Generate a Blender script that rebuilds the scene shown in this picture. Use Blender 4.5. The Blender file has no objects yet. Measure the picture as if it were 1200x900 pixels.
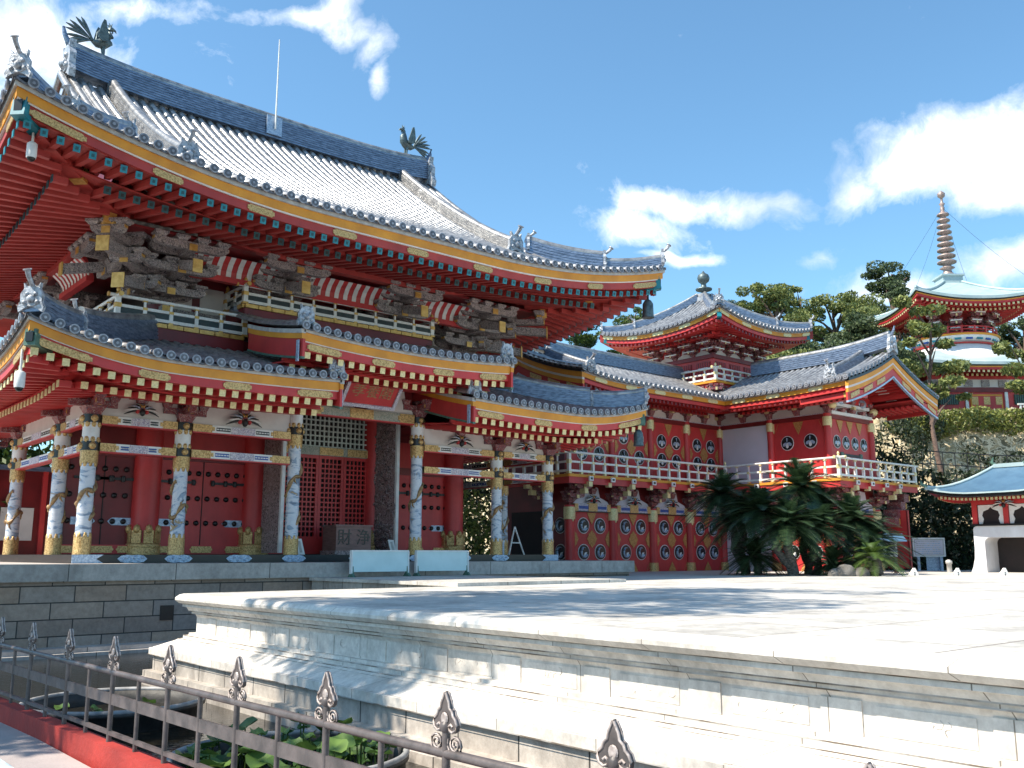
import bpy, math, random
from mathutils import Vector as V3, Matrix
random.seed(7)
PI = math.pi
rad = math.radians
scene = bpy.context.scene
COL = scene.collection
# ---------------------------------------------------------------- materials
MATS = {}
def _nt(name):
    m = bpy.data.materials.new(name); m.use_nodes = True
    nt = m.node_tree
    return m, nt, nt.nodes['Principled BSDF']
def N(nt, kind, **kw):
    n = nt.nodes.new(kind)
    for k, v in kw.items():
        if k.startswith('i_'):
            key = k[2:]
            key = int(key) if key.isdigit() else key.replace('_', ' ')
            n.inputs[key].default_value = v
        else: setattr(n, k, v)
    return n
def ramp(nt, stops, interp='LINEAR'):
    r = nt.nodes.new('ShaderNodeValToRGB'); r.color_ramp.interpolation = interp
    el = r.color_ramp.elements
    while len(el) < len(stops): el.new(.5)
    for e, (p, c) in zip(el, stops):
        e.position = p; e.color = (*c, 1) if len(c) == 3 else c
    return r
def mixc(nt, fac, a, b, blend='MIX'):
    m = nt.nodes.new('ShaderNodeMix'); m.data_type = 'RGBA'; m.blend_type = blend
    for s, v in ((0, fac), (6, a), (7, b)):
        if hasattr(v, 'type') and hasattr(v, 'is_linked'): nt.links.new(v, m.inputs[s])
        else: m.inputs[s].default_value = (*v, 1) if isinstance(v, tuple) and len(v) == 3 else v
    return m.outputs[2]
def coords(nt, scale=(1, 1, 1)):
    g = nt.nodes.new('ShaderNodeNewGeometry')
    mp = N(nt, 'ShaderNodeMapping'); mp.inputs['Scale'].default_value = scale
    nt.links.new(g.outputs['Position'], mp.inputs['Vector'])
    return mp.outputs[0]
def noise(nt, co, scale, detail=4, rough=.55, dist=0):
    n = N(nt, 'ShaderNodeTexNoise'); n.inputs['Scale'].default_value = scale; n.inputs['Detail'].default_value = detail
    n.inputs['Roughness'].default_value = rough; n.inputs['Distortion'].default_value = dist
    nt.links.new(co, n.inputs['Vector']); return n.outputs['Fac']
def bump(nt, b, h, strength, dist=.02):
    n = N(nt, 'ShaderNodeBump'); n.inputs['Strength'].default_value = strength; n.inputs['Distance'].default_value = dist
    nt.links.new(h, n.inputs['Height']); nt.links.new(n.outputs[0], b.inputs['Normal'])
def pm(name, c, c2=None, scale=3., rough=.5, metal=0., bmp=0., bscale=None, stretch=(1, 1, 1), lo=.35, hi=.65, grime=0., spec=None, bdist=.02):
    m, nt, b = _nt(name)
    co = coords(nt, stretch)
    c2 = c2 or tuple(x * .75 for x in c)
    f = noise(nt, co, scale, 5)
    r = ramp(nt, [(lo, c2), (hi, c)]); nt.links.new(f, r.inputs[0])
    out = r.outputs[0]
    if grime:
        g = noise(nt, coords(nt, (1, 1, .35)), 1.3, 8, .7)
        gr = ramp(nt, [(.42, (0, 0, 0)), (.62, (1, 1, 1))]); nt.links.new(g, gr.inputs[0])
        mul = N(nt, 'ShaderNodeMath', operation='MULTIPLY', i_1=grime); nt.links.new(gr.outputs[0], mul.inputs[0])
        out = mixc(nt, mul.outputs[0], out, tuple(x * .35 for x in c))
    nt.links.new(out, b.inputs['Base Color'])
    b.inputs['Roughness'].default_value = rough; b.inputs['Metallic'].default_value = metal
    if spec is not None: b.inputs['Specular IOR Level'].default_value = spec
    if bmp: bump(nt, b, noise(nt, coords(nt), bscale or scale * 4, 6), bmp, bdist)
    MATS[name] = m; return m
TILE = pm('roof tile silver grey', (.46, .455, .45), (.18, .18, .19), 4, .34, .55, .5, 14, lo=.3, hi=.64, grime=.3)
TILED = pm('shade blue ridge tile', (.25, .31, .42), (.11, .145, .21), 5, .36, .5, .6, 14, (1, 1, 4))  # roof tile blued and darkened, shade painted into the ridges
TILEE = pm('tile end face', (.17, .175, .20), (.07, .07, .08), 14, .45, .1, .5, 30)
TILER = pm('tile end rim', (.40, .41, .44), (.22, .22, .25), 10, .35, .2)
ONI = pm('onigawara pale grey', (.46, .48, .52), (.12, .13, .15), 9, .4, .2, .8, 22, lo=.32, hi=.55)
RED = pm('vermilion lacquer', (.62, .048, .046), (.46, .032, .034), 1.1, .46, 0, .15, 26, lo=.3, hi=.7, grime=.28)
REDD = pm('dark and shaded red lacquer', (.20, .012, .014), (.13, .008, .01), 1.5, .45)  # dark red parts, plus painted shade on one door and the wing end
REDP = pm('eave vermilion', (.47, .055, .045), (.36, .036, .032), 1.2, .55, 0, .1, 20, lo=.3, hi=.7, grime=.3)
ORANGE = pm('ochre board', (.80, .34, .03), (.62, .24, .025), 1.6, .55, lo=.3, hi=.7, grime=.2)
WHITE = pm('white paint', (.80, .79, .76), (.66, .65, .63), 4, .5)
GREYB = pm('weathered white board', (.55, .53, .50), (.36, .35, .34), 5, .6)
CREAM = pm('plaster panel', (.68, .63, .59), (.60, .55, .52), 2.5, .75, 0, .1, 30)
LILAC = pm('shaded plaster and lilac board', (.66, .60, .66), (.60, .55, .60), .8, .7)  # lilac is shade tinted into the white wing walls; also the board panel
GOLD = pm('chased gilt metal', (.70, .47, .20), (.34, .19, .06), 26, .36, .4, .8, 40, lo=.36, hi=.58)
GILTW = pm('aged wall gilt', (.56, .31, .10), (.38, .17, .05), 22, .5, .25, .6, 40)
TEALD = pm('inset and shaded turquoise', (.010, .085, .10), (.006, .05, .065), 6, .4)  # inner rafter caps darkened for eave shade; also the front cap insets
GOLDP = pm('plain gilt', (.74, .45, .13), (.56, .30, .07), 8, .38, .35)
PALEG = pm('pale gilt cap', (.82, .70, .38), (.62, .5, .24), 20, .45, .2)
TEAL = pm('turquoise paint', (.015, .24, .30), (.01, .15, .20), 6, .4)
GREEN = pm('verdigris green', (.10, .20, .15), (.05, .11, .08), 8, .5)
GREEND = pm('dark green panel', (.035, .05, .05), (.02, .03, .03), 5, .5)
BLACK = pm('black lacquer', (.014, .013, .014), (.007, .007, .008), 4, .35)
DARK = pm('shaded interior wood', (.02, .010, .010), (.011, .007, .007), 2, .7)  # wood with interior darkness painted in, also fills openings
IRON = pm('dark iron', (.05, .052, .055), (.03, .03, .032), 9, .45, .6)
STEELB = pm('blue white metal', (.50, .60, .72), (.24, .32, .45), 18, .35, .3, .6, 30)
BLUEP = pm('blue paint', (.04, .10, .38), (.03, .07, .25), 10, .5)
LATW = pm('pale lattice', (.55, .58, .52), (.44, .47, .42), 6, .6)
BRONZE = pm('verdigris bronze', (.14, .18, .185), (.07, .095, .10), 9, .45, .5, .4)
COPPER = pm('pale copper roof', (.40, .49, .50), (.30, .40, .42), 1.2, .5, .1, .15, 8)
COPPERB = pm('blue copper roof', (.085, .17, .26), (.065, .135, .215), 2.5, .45, .2, .2, 10)
RAIL = pm('railing white', (.82, .80, .76), (.70, .66, .60), 7, .45)
def painted(name, cols, scale, dist=1.5, stretch=(1, 1, 1), rough=.5, bmp=.5):
    m, nt, b = _nt(name)
    co = coords(nt, stretch)
    f = noise(nt, co, scale, 3, .6, dist)
    st = [(.28 + .44 * i / (len(cols) - 1), c) for i, c in enumerate(cols)]
    r = ramp(nt, st, 'CONSTANT'); nt.links.new(f, r.inputs[0])
    nt.links.new(r.outputs[0], b.inputs['Base Color']); b.inputs['Roughness'].default_value = rough
    bump(nt, b, f, bmp, .03)
    MATS[name] = m; return m
BRK = painted('painted bracket wood', [(.07, .055, .055), (.37, .32, .31), (.05, .04, .05), (.46, .40, .39), (.20, .15, .15), (.52, .45, .38), (.20, .18, .22), (.36, .26, .25)], 7, 2.4, (1, 1, 1), .55, 1.)
BRKR = painted('painted red bracket', [(.12, .03, .04), (.42, .28, .26), (.16, .02, .03), (.30, .07, .07), (.10, .08, .12), (.45, .34, .26), (.2, .03, .03)], 8, 2)
SHAFT = painted('painted column cloud pattern', [(.15, .19, .26), (.27, .34, .44), (.56, .58, .63), (.62, .63, .67), (.50, .54, .62), (.24, .31, .42), (.36, .24, .12), (.7, .71, .76)], 1.7, 1.0, (1, 1, 2.2), .4, .5)
BEAMP = painted('painted beam pattern', [(.45, .42, .48), (.66, .62, .66), (.30, .26, .36), (.70, .66, .68), (.40, .22, .22), (.58, .55, .6)], 9, 2, (1, 1, 1), .5, .2)
BEAMG = painted('faded beam pattern', [(.32, .30, .24), (.40, .37, .30), (.22, .25, .20), (.42, .38, .33), (.30, .2, .16)], 8, 2, (1, 1, 1), .6, .2)
CARVE = painted('carved wood relief', [(.04, .028, .028), (.30, .20, .19), (.38, .28, .27), (.10, .07, .07), (.42, .32, .31), (.33, .23, .22), (.16, .18, .14), (.28, .18, .17)], 2.8, 2.5, (1, 1, 1.4), .6, 1.)
WOODB = pm('brown box wood', (.26, .145, .125), (.17, .092, .08), 3, .6, 0, .3, 30, (1, 1, 6))
def stone_mat(name, cols, bw, bh, mortar, msize, bmp=.5, rough=.85, off=.5, grime=.0, swap=False, mcol=(.05, .045, .04), zoff=0.):
    m, nt, b = _nt(name)
    g = nt.nodes.new('ShaderNodeNewGeometry'); sp = nt.nodes.new('ShaderNodeSeparateXYZ'); nt.links.new(g.outputs['Position'], sp.inputs[0])
    ad = N(nt, 'ShaderNodeMath', operation='ADD'); nt.links.new(sp.outputs[0], ad.inputs[0]); nt.links.new(sp.outputs[1], ad.inputs[1])
    zo = N(nt, 'ShaderNodeMath', operation='ADD', i_1=zoff); nt.links.new(sp.outputs[2], zo.inputs[0])
    cb = nt.nodes.new('ShaderNodeCombineXYZ')
    if swap: nt.links.new(sp.outputs[0], cb.inputs[0]); nt.links.new(sp.outputs[1], cb.inputs[1])
    else: nt.links.new(ad.outputs[0], cb.inputs[0]); nt.links.new(zo.outputs[0], cb.inputs[1])
    br = N(nt, 'ShaderNodeTexBrick', offset=off, squash=1.0, offset_frequency=2)
    nt.links.new(cb.outputs[0], br.inputs['Vector'])
    br.inputs['Color1'].default_value = (0, 0, 0, 1); br.inputs['Color2'].default_value = (1, 1, 1, 1)
    br.inputs['Mortar'].default_value = (.5, .5, .5, 1)
    br.inputs['Scale'].default_value = 1; br.inputs['Mortar Size'].default_value = msize; br.inputs['Brick Width'].default_value = bw
    br.inputs['Row Height'].default_value = bh; br.inputs['Bias'].default_value = 0
    br.inputs['Mortar Smooth'].default_value = .3
    r = ramp(nt, [(i / (len(cols) - 1), c) for i, c in enumerate(cols)]); nt.links.new(br.outputs['Color'], r.inputs[0])
    n1 = noise(nt, coords(nt), 9, 7, .7)
    n1r = ramp(nt, [(.3, (.72, .70, .69)), (.7, (1.1, 1.1, 1.1))]); nt.links.new(n1, n1r.inputs[0])
    c = mixc(nt, 1., r.outputs[0], n1r.outputs[0], 'MULTIPLY')
    if grime:
        g2 = noise(nt, coords(nt, (1, 1, .5)), .9, 9, .72); gr = ramp(nt, [(.47, (0, 0, 0)), (.66, (grime,) * 3)]); nt.links.new(g2, gr.inputs[0])
        c = mixc(nt, gr.outputs[0], c, (.13, .115, .10))
    c = mixc(nt, br.outputs['Fac'], c, mcol)
    nt.links.new(c, b.inputs['Base Color']); b.inputs['Roughness'].default_value = rough
    inv = N(nt, 'ShaderNodeMath', operation='SUBTRACT', i_0=1.); nt.links.new(br.outputs['Fac'], inv.inputs[1])
    n2 = N(nt, 'ShaderNodeMath', operation='MULTIPLY_ADD', i_1=.35); nt.links.new(n1, n2.inputs[0]); nt.links.new(inv.outputs[0], n2.inputs[2])
    bump(nt, b, n2.outputs[0], bmp, .02)
    MATS[name] = m; return m
PODS = stone_mat('podium granite blocks', [(.25, .20, .175), (.43, .30, .22), (.29, .245, .22), (.47, .335, .245), (.36, .30, .265)], 1.12, .36, .01, .014, .7, .85, .43, .25, zoff=.68)
COPE = stone_mat('podium coping stone', [(.44, .40, .37), (.52, .47, .43), (.48, .44, .41)], 2.4, 3., .01, .010, .4, .8, .5, .5)
MARB = stone_mat('white terrace stone', [(.66, .61, .55), (.74, .69, .63), (.70, .65, .59)], 1.35, 9., .01, .006, .3, .6, .5, .42, mcol=(.22, .19, .16))
MARBT = stone_mat('white terrace paving', [(.56, .53, .48), (.64, .61, .555), (.60, .57, .52)], 1.6, 1.6, .01, .013, .3, .6, .5, .55, swap=True, mcol=(.16, .13, .105))
MARBL = stone_mat('terrace footing blocks', [(.36, .31, .26), (.50, .45, .40), (.42, .38, .33)], .95, 9., .01, .012, .7, .85, .5, .7)
COURT = stone_mat('court paving', [(.54, .51, .46), (.61, .575, .52), (.57, .54, .49)], 1.0, 1.0, .01, .008, .2, .8, .5, .3, swap=True, mcol=(.35, .32, .3))
PATH = pm('path concrete', (.42, .36, .34), (.34, .29, .28), 1.1, .85, 0, .3, 40, grime=.25)
KERBR = pm('red kerb paint', (.40, .034, .024), (.28, .024, .018), 2, .7, 0, .4, 20, grime=.4)
SOIL = pm('dark soil', (.06, .05, .035), (.03, .026, .02), 2, .95, 0, .6, 12)
# ---------------------------------------------------------------- mesh builder
class MB:
    def __init__(s): s.v = []; s.f = []; s.mi = []; s.sm = []; s.mats = []
    def mid(s, m):
        if m not in s.mats: s.mats.append(m)
        return s.mats.index(m)
    def add(s, vs, fs, mat, smooth=False):
        o = len(s.v); k = s.mid(mat)
        s.v.extend([tuple(p) for p in vs])
        for f in fs: s.f.append(tuple(i + o for i in f)); s.mi.append(k); s.sm.append(smooth)
    def hexa(s, p, mat):   # 8 points: bottom ring 0-3, top ring 4-7
        s.add(p, [(3, 2, 1, 0), (4, 5, 6, 7), (0, 1, 5, 4), (1, 2, 6, 5), (2, 3, 7, 6), (3, 0, 4, 7)], mat)
    def box(s, x0, x1, y0, y1, z0, z1, mat):
        s.hexa([(x0, y0, z0), (x1, y0, z0), (x1, y1, z0), (x0, y1, z0), (x0, y0, z1), (x1, y0, z1), (x1, y1, z1), (x0, y1, z1)], mat)
    def obox(s, c, a, b, d, mat):   # centre, three half axes
        c, a, b, d = V3(c), V3(a), V3(b), V3(d)
        s.hexa([c - a - b - d, c + a - b - d, c + a + b - d, c - a + b - d, c - a - b + d, c + a - b + d, c + a + b + d, c - a + b + d], mat)
    def taper(s, c, w0, w1, h, mat, d0=None, d1=None):  # block on centre base
        x, y, z = c; a, b = w0 / 2, (d0 or w0) / 2; e, f = w1 / 2, (d1 or w1) / 2
        s.hexa([(x - a, y - b, z), (x + a, y - b, z), (x + a, y + b, z), (x - a, y + b, z), (x - e, y - f, z + h), (x + e, y - f, z + h), (x + e, y + f, z + h), (x - e, y + f, z + h)], mat)
    def bar(s, p0, p1, w, h, mat, up=(0, 0, 1)):
        p0, p1 = V3(p0), V3(p1); d = (p1 - p0); side = d.cross(V3(up))
        if side.length < 1e-6: side = d.cross(V3((1, 0, 0)))
        side.normalize(); u = side.cross(d).normalized()
        s.obox((p0 + p1) / 2, d / 2, side * w / 2, u * h / 2, mat)
    def rings(s, rings, mat, closed=True, caps=True, smooth=False):
        n = len(rings[0]); vs = [p for r in rings for p in r]; fs = []
        for i in range(len(rings) - 1):
            for j in range(n if closed else n - 1):
                k = (j + 1) % n
                fs.append((i * n + j, i * n + k, (i + 1) * n + k, (i + 1) * n + j))
        s.add(vs, fs, mat, smooth)
        if caps and closed:
            s.add(rings[0], [tuple(range(n))[::-1]], mat); s.add(rings[-1], [tuple(range(n))], mat)
    def tube(s, pts, r, n, mat, caps=True, smooth=True):
        pts = [V3(p) for p in pts]; rs = r if isinstance(r, (list, tuple)) else [r] * len(pts)
        rg = []; ref = V3((0, 0, 1))
        for i, p in enumerate(pts):
            d = (pts[min(i + 1, len(pts) - 1)] - pts[max(i - 1, 0)]).normalized()
            q = ref if abs(d.dot(ref)) < .95 else V3((1, 0, 0))
            a = d.cross(q).normalized(); b = a.cross(d).normalized()
            rg.append([p + (a * math.cos(2 * PI * k / n) + b * math.sin(2 * PI * k / n)) * rs[i] for k in range(n)])
        s.rings(rg, mat, True, caps, smooth)
    def lathe(s, c, prof, n, mat, smooth=True, sx=1, sy=1, caps=True, rot=0):
        c = V3(c)
        s.rings([[c + V3((r * sx * math.cos(rot + 2 * PI * k / n), r * sy * math.sin(rot + 2 * PI * k / n), z)) for k in range(n)] for r, z in prof], mat, True, caps, smooth)
    def disc(s, c, nrm, r, th, n, mat, smooth=False):
        nrm = V3(nrm).normalized(); s.tube([V3(c), V3(c) + nrm * th], r, n, mat, True, smooth)
    def prism(s, poly, O, U, W, th, mat):   # outline (u,w) in plane, extruded along UxW by th
        O, U, W = V3(O), V3(U), V3(W); nn = U.cross(W).normalized() * th
        a = [O + U * u + W * w for u, w in poly]; b = [p + nn for p in a]; n = len(a)
        s.add(a + b, [tuple(range(n))[::-1], tuple(range(n, 2 * n))] + [(i, (i + 1) % n, n + (i + 1) % n, n + i) for i in range(n)], mat)
    def blob(s, c, r, mat, n=10, m=6):
        r = (r, r, r) if not isinstance(r, (tuple, list)) else r
        s.rings([[(c[0] + r[0] * math.sin(PI * (i + .02) / (m + .04)) * math.cos(2 * PI * k / n), c[1] + r[1] * math.sin(PI * (i + .02) / (m + .04)) * math.sin(2 * PI * k / n), c[2] - r[2] * math.cos(PI * (i + .02) / (m + .04))) for k in range(n)] for i in range(m + 1)], mat, True, True, True)
WPOS = {}
def mesh_of(name, mb, org=(0, 0, 0)):
    me = bpy.data.meshes.new(name); ox, oy, oz = org
    me.from_pydata([(x - ox, y - oy, z - oz) for x, y, z in mb.v], [], mb.f)
    for m in mb.mats: me.materials.append(m)
    me.polygons.foreach_set('material_index', mb.mi); me.polygons.foreach_set('use_smooth', mb.sm)
    me.update(); return me
def link(o, parent, world):
    COL.objects.link(o)
    WPOS[o.name] = V3(world)
    if parent is not None:
        o.parent = parent; o.location = V3(world) - WPOS[parent.name]
    else: o.location = world
    return o
def part(name, mb, parent, label=None, kind=None):
    w = WPOS[parent.name]
    o = bpy.data.objects.new(name, mesh_of(name, mb, w)); link(o, parent, w)
    if label: o['label'] = label
    if kind: o['kind'] = kind
    return o
def inst(name, me, parent, pos, rot=(0, 0, 0)):
    o = bpy.data.objects.new(name, me); link(o, parent, pos); o.rotation_euler = rot; return o
def thing(name, label, cat, loc, group=None):
    o = bpy.data.objects.new(name, None); o.empty_display_size = .2; link(o, None, loc)
    o['label'] = label; o['category'] = cat
    if group: o['group'] = group
    return o
def solo(name, mb, label, cat, loc, group=None, kind=None):
    o = bpy.data.objects.new(name, mesh_of(name, mb, loc)); link(o, None, loc)
    if kind: o['kind'] = kind
    if label: o['label'] = label; o['category'] = cat
    if group: o['group'] = group
    return o
def structure(name, mb): return solo(name, mb, None, None, (0, 0, 0), None, 'structure')
def copy_tree(o, loc, rotz=None, label=None):
    c = o.copy(); COL.objects.link(c); c.location = loc; WPOS[c.name] = V3(loc)
    if rotz is not None: c.rotation_euler = (0, 0, rotz)
    if label: c['label'] = label
    for ch in list(o.children):
        d = ch.copy(); COL.objects.link(d); d.parent = c
        for g in ch.children:
            e = g.copy(); COL.objects.link(e); e.parent = d
    return c
def text_mesh(body, size, mat, extrude=.004):
    cu = bpy.data.curves.new('lettering', 'FONT'); cu.body = body; cu.size = size; cu.extrude = extrude; cu.align_x = 'CENTER'; cu.align_y = 'CENTER'
    o = bpy.data.objects.new('lettering', cu); COL.objects.link(o)
    bpy.context.view_layer.update()
    dg = bpy.context.evaluated_depsgraph_get()
    me = bpy.data.meshes.new_from_object(o.evaluated_get(dg)); bpy.data.objects.remove(o)
    me.materials.clear(); me.materials.append(mat); return me
# ---------------------------------------------------------------- camera frame
F_PX = 1105.; PITCH = math.atan(200 / F_PX); YAW = rad(49.6)
FW = V3((math.cos(YAW), math.sin(YAW), 0)); RT = V3((math.sin(YAW), -math.cos(YAW), 0))
cam = bpy.data.cameras.new('camera'); cam.sensor_width = 36; cam.lens = 36 * F_PX / 1200; cam.clip_start = .05; cam.clip_end = 6000
co = bpy.data.objects.new('camera', cam); COL.objects.link(co)
back = -(FW * math.cos(PITCH) + V3((0, 0, 1)) * math.sin(PITCH)); upv = back.cross(RT)
co.matrix_world = Matrix((( RT.x, upv.x, back.x, 0), (RT.y, upv.y, back.y, 0), (RT.z, upv.z, back.z, 0), (0, 0, 0, 1)))
scene.camera = co
def LD(l, d, z=0.):
    p = RT * l + FW * d; return V3((p.x, p.y, z))
def ray(px, py):
    u = (px - 600) / F_PX; v = (450 - py) / F_PX
    d = math.cos(PITCH) - v * math.sin(PITCH); z = math.sin(PITCH) + v * math.cos(PITCH)
    return RT * u + FW * d + V3((0, 0, z))
def at_depth(px, py, d):
    r = ray(px, py); return r * (d / r.dot(FW))
X3 = V3((1, 0, 0)); Y3 = V3((0, 1, 0)); Z3 = V3((0, 0, 1))
# ---------------------------------------------------------------- roofs
class Slope:
    """one roof slope: O eave origin, U along the eave, W inwards; x from x0 to x1, t inwards from 0 to D"""
    def __init__(s, O, U, W, x0, x1, D, h, a=.64, mL=0, mR=0, H=1e9, lL=0., lR=0., Lc=4., tl=3.5):
        s.O = V3(O); s.U = V3(U); s.W = V3(W); s.x0 = x0; s.x1 = x1; s.D = D; s.h = h; s.a = a
        s.mL = mL; s.mR = mR; s.H = H; s.lL = lL; s.lR = lR; s.Lc = Lc; s.tl = tl
    def z(s, x, t):
        q = t / s.D; z = s.h * (s.a * q + (1 - s.a) * q * q * (1 if q > 0 else -1))
        k = max(0., 1 - max(t, 0) / s.tl) ** 1.3
        if s.lL: z += s.lL * max(0., 1 - (x - s.x0) / s.Lc) ** 2.1 * k
        if s.lR: z += s.lR * max(0., 1 - (s.x1 - x) / s.Lc) ** 2.1 * k
        return z
    def P(s, x, t, dz=0.): return s.O + s.U * x + s.W * t + V3((0, 0, s.z(x, t) + dz))
    def lim(s, t): return s.x0 + s.mL * t, s.x1 - s.mR * t
    def te(s, x):
        t = s.D
        if s.mL == 1 and x - s.x0 < s.H: t = min(t, max(0., x - s.x0))
        if s.mR == 1 and s.x1 - x < s.H: t = min(t, max(0., s.x1 - x))
        return t
    def ts(s, x):
        t = 0.
        if s.mL == -1: t = max(t, s.x0 - x)
        if s.mR == -1: t = max(t, x - s.x1)
        return t
    def rng(s):
        return (s.x0 - (s.D if s.mL == -1 else 0), s.x1 + (s.D if s.mR == -1 else 0))
def tiles(mb, s, sp, seg=.32, r=None, ends=True, rows=True, detail=1):
    a, b = s.rng(); n = max(2, round((b - a) / sp)); sp = (b - a) / n; r = r or sp * .27
    for i in range(n):
        xl, xr = a + i * sp, a + (i + 1) * sp; xm = (xl + xr) / 2
        K = max(2, int(s.D / .8))
        ring = []
        for j in range(K + 1):
            q = j / K; row = []
            for x, dz in ((xl, 0), (xm, -.035), (xr, 0)):
                t0, t1 = s.ts(x), s.te(x); t1 = max(t0, t1); row.append(s.P(x, t0 + (t1 - t0) * q, dz))
            ring.append(row)
        mb.rings(ring, TILE, False, False, True)
    if not rows: return
    for i in range(n + 1):
        x = a + i * sp
        t0, t1 = s.ts(x), s.te(x)
        if t0 == 0: t0 = -.05
        if t1 - t0 < .12: continue
        K = max(1, int((t1 - t0) / seg)); rg = []
        for j in range(K + 1):
            for e in ((0,) if j == K else (0, 1)):
                t = t0 + (t1 - t0) * (j + (.96 if e else 0)) / K; rr = r * (.93 if e else 1.06)
                c = s.P(x, t)
                rg.append([c + s.U * (rr * math.cos(PI * k / 5)) + V3((0, 0, rr * 1.05 * math.sin(PI * k / 5) + .005)) for k in range(6)])
        mb.rings(rg, TILE, False, False, True)
        if ends and s.ts(x) == 0:
            c = s.P(x, -.06, .01); R = r * 1.28; n_ = 12 if detail else 8
            mb.tube([c, c - s.W * .05], R, n_, TILER, True, False)
            if detail:
                mb.tube([c - s.W * .045, c - s.W * .056], R * .74, n_, TILEE)
                mb.tube([c - s.W * .05, c - s.W * .062], R * .3, 7, TILER)
    if ends:   # hanging lips of the pan tiles
        for i in range(n):
            xl, xr = a + i * sp, a + (i + 1) * sp
            if s.ts(xl) or s.ts(xr): continue
            m = 5; top = []; bot = []
            for j in range(m):
                q = j / (m - 1); x = xl + (xr - xl) * q; sag = -.035 * (1 - (2 * q - 1) ** 2) * 1.3
                top.append(s.P(x, -.055, sag)); bot.append(s.P(x, -.055, sag - .055))
            mb.rings([bot, top], TILEE, False, False)
            mb.rings([top, [p + s.W * .12 for p in top]], TILE, False, False)
def board(mb, s, t0, t1, z0, z1, mat, step=.5, ext=0):
    """board along the eave: t0..t1, z0..z1 below the eave surface, following the lift of the eave"""
    a, b = s.x0, s.x1; n = max(3, int((b - a) / step)); rg = []
    for i in range(n + 1):
        q = i / n; ring = []
        for t, z in ((t0, z0), (t1, z0), (t1, z1), (t0, z1)):
            l, r_ = s.lim(t); x = l + (r_ - l) * q
            ring.append(s.O + s.U * x + s.W * t + V3((0, 0, s.z(s.x0 + (s.x1 - s.x0) * q, 0) + z)))
        rg.append(ring)
    mb.rings(rg, mat, True, True)
def ezl(s, x, t):   # lift of the eave alone at x, t
    return s.z(x, t) - s.h * (s.a * t / s.D + (1 - s.a) * (t / s.D) ** 2)
def soffit(mb, s, t0, z0, t1, z1, mat, th=.04):
    a, b = s.x0, s.x1; n = max(4, int((b - a) / .6)); rg = []
    for i in range(n + 1):
        q = i / n; ring = []
        for t, z in ((t0, z0), (t1, z1), (t1, z1 + th), (t0, z0 + th)):
            l, r_ = s.lim(t); x = l + (r_ - l) * q
            ring.append(s.O + s.U * x + s.W * t + V3((0, 0, z + ezl(s, s.x0 + (s.x1 - s.x0) * q, t))))
        rg.append(ring)
    mb.rings(rg, mat, True, True)
def rafter_mesh(name, L, w, h, mat, cap, capmat2=None):
    mb = MB(); mb.box(-w / 2, w / 2, .012, L, -h, 0, mat); mb.box(-w / 2 - .012, w / 2 + .012, -.012, .012, -h - .012, .012, cap)
    if capmat2: mb.box(-w / 4, w / 4, -.018, -.011, -h * .75, -h * .25, capmat2)
    return mesh_of(name, mb)
def rafter_row(parent, name, me, s, sp, t0, z0, slope, xpad=.3, cond=None, L=None):
    n = int((s.x1 - s.x0 - 2 * xpad) / sp); rz = math.atan2(-s.W.x, s.W.y); out = []
    for i in range(n + 1):
        x = s.x0 + xpad + (s.x1 - s.x0 - 2 * xpad) * i / n
        if cond and not cond(x): continue
        p = s.O + s.U * x + s.W * t0 + V3((0, 0, z0 + ezl(s, x, t0)))
        out.append(inst(name, me, parent, p, (math.atan(slope), 0, rz)))
    return out
def rafter_rows_mesh(mb, s, sp, w, h, t0, z0, L, slope, mat, cap, xpad=.15):
    n = int((s.x1 - s.x0 - 2 * xpad) / sp)
    for i in range(n + 1):
        x = s.x0 + xpad + (s.x1 - s.x0 - 2 * xpad) * i / n
        LL = L
        if s.mL == 1: LL = min(LL, x - s.x0 - t0)
        if s.mR == 1: LL = min(LL, s.x1 - x - t0)
        if LL < .1: continue
        za, zb = z0 + ezl(s, x, t0), z0 + slope * LL + ezl(s, x, t0 + LL)
        pa = s.O + s.U * x + s.W * t0 + V3((0, 0, za - h / 2)); pb = s.O + s.U * x + s.W * (t0 + LL) + V3((0, 0, zb - h / 2))
        mb.bar(pa, pb, w, h, mat)
        mb.obox(pa - s.W * .006, s.U * (w / 2 + .008), s.W * .012, V3((0, 0, h / 2 + .008)), cap)
def plaque(parent, s, x, t, z0, z1, L, mat=GOLD, th=.02):
    """gilt fitting on the fascia: an oblong with lobed ends"""
    mb = MB(); hz = (z1 - z0) / 2; m = 24
    top = []
    for i in range(m + 1):
        q = -1 + 2 * i / m; e = abs(q)
        top.append((q, hz * (1 if e < .85 else .55)))
    rgA = []
    for (q, hh) in top:
        xx = x + q * L / 2; zc = (z0 + z1) / 2 + s.z(min(max(xx, s.x0), s.x1), 0)
        b0 = s.O + s.U * xx
        rgA.append([b0 + s.W * t + V3((0, 0, zc - hh)), b0 + s.W * (t - th) + V3((0, 0, zc - hh)), b0 + s.W * (t - th) + V3((0, 0, zc + hh)), b0 + s.W * t + V3((0, 0, zc + hh))])
    mb.rings(rgA, mat, True, True)
    return part('gilt_plaque', mb, parent)
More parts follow.
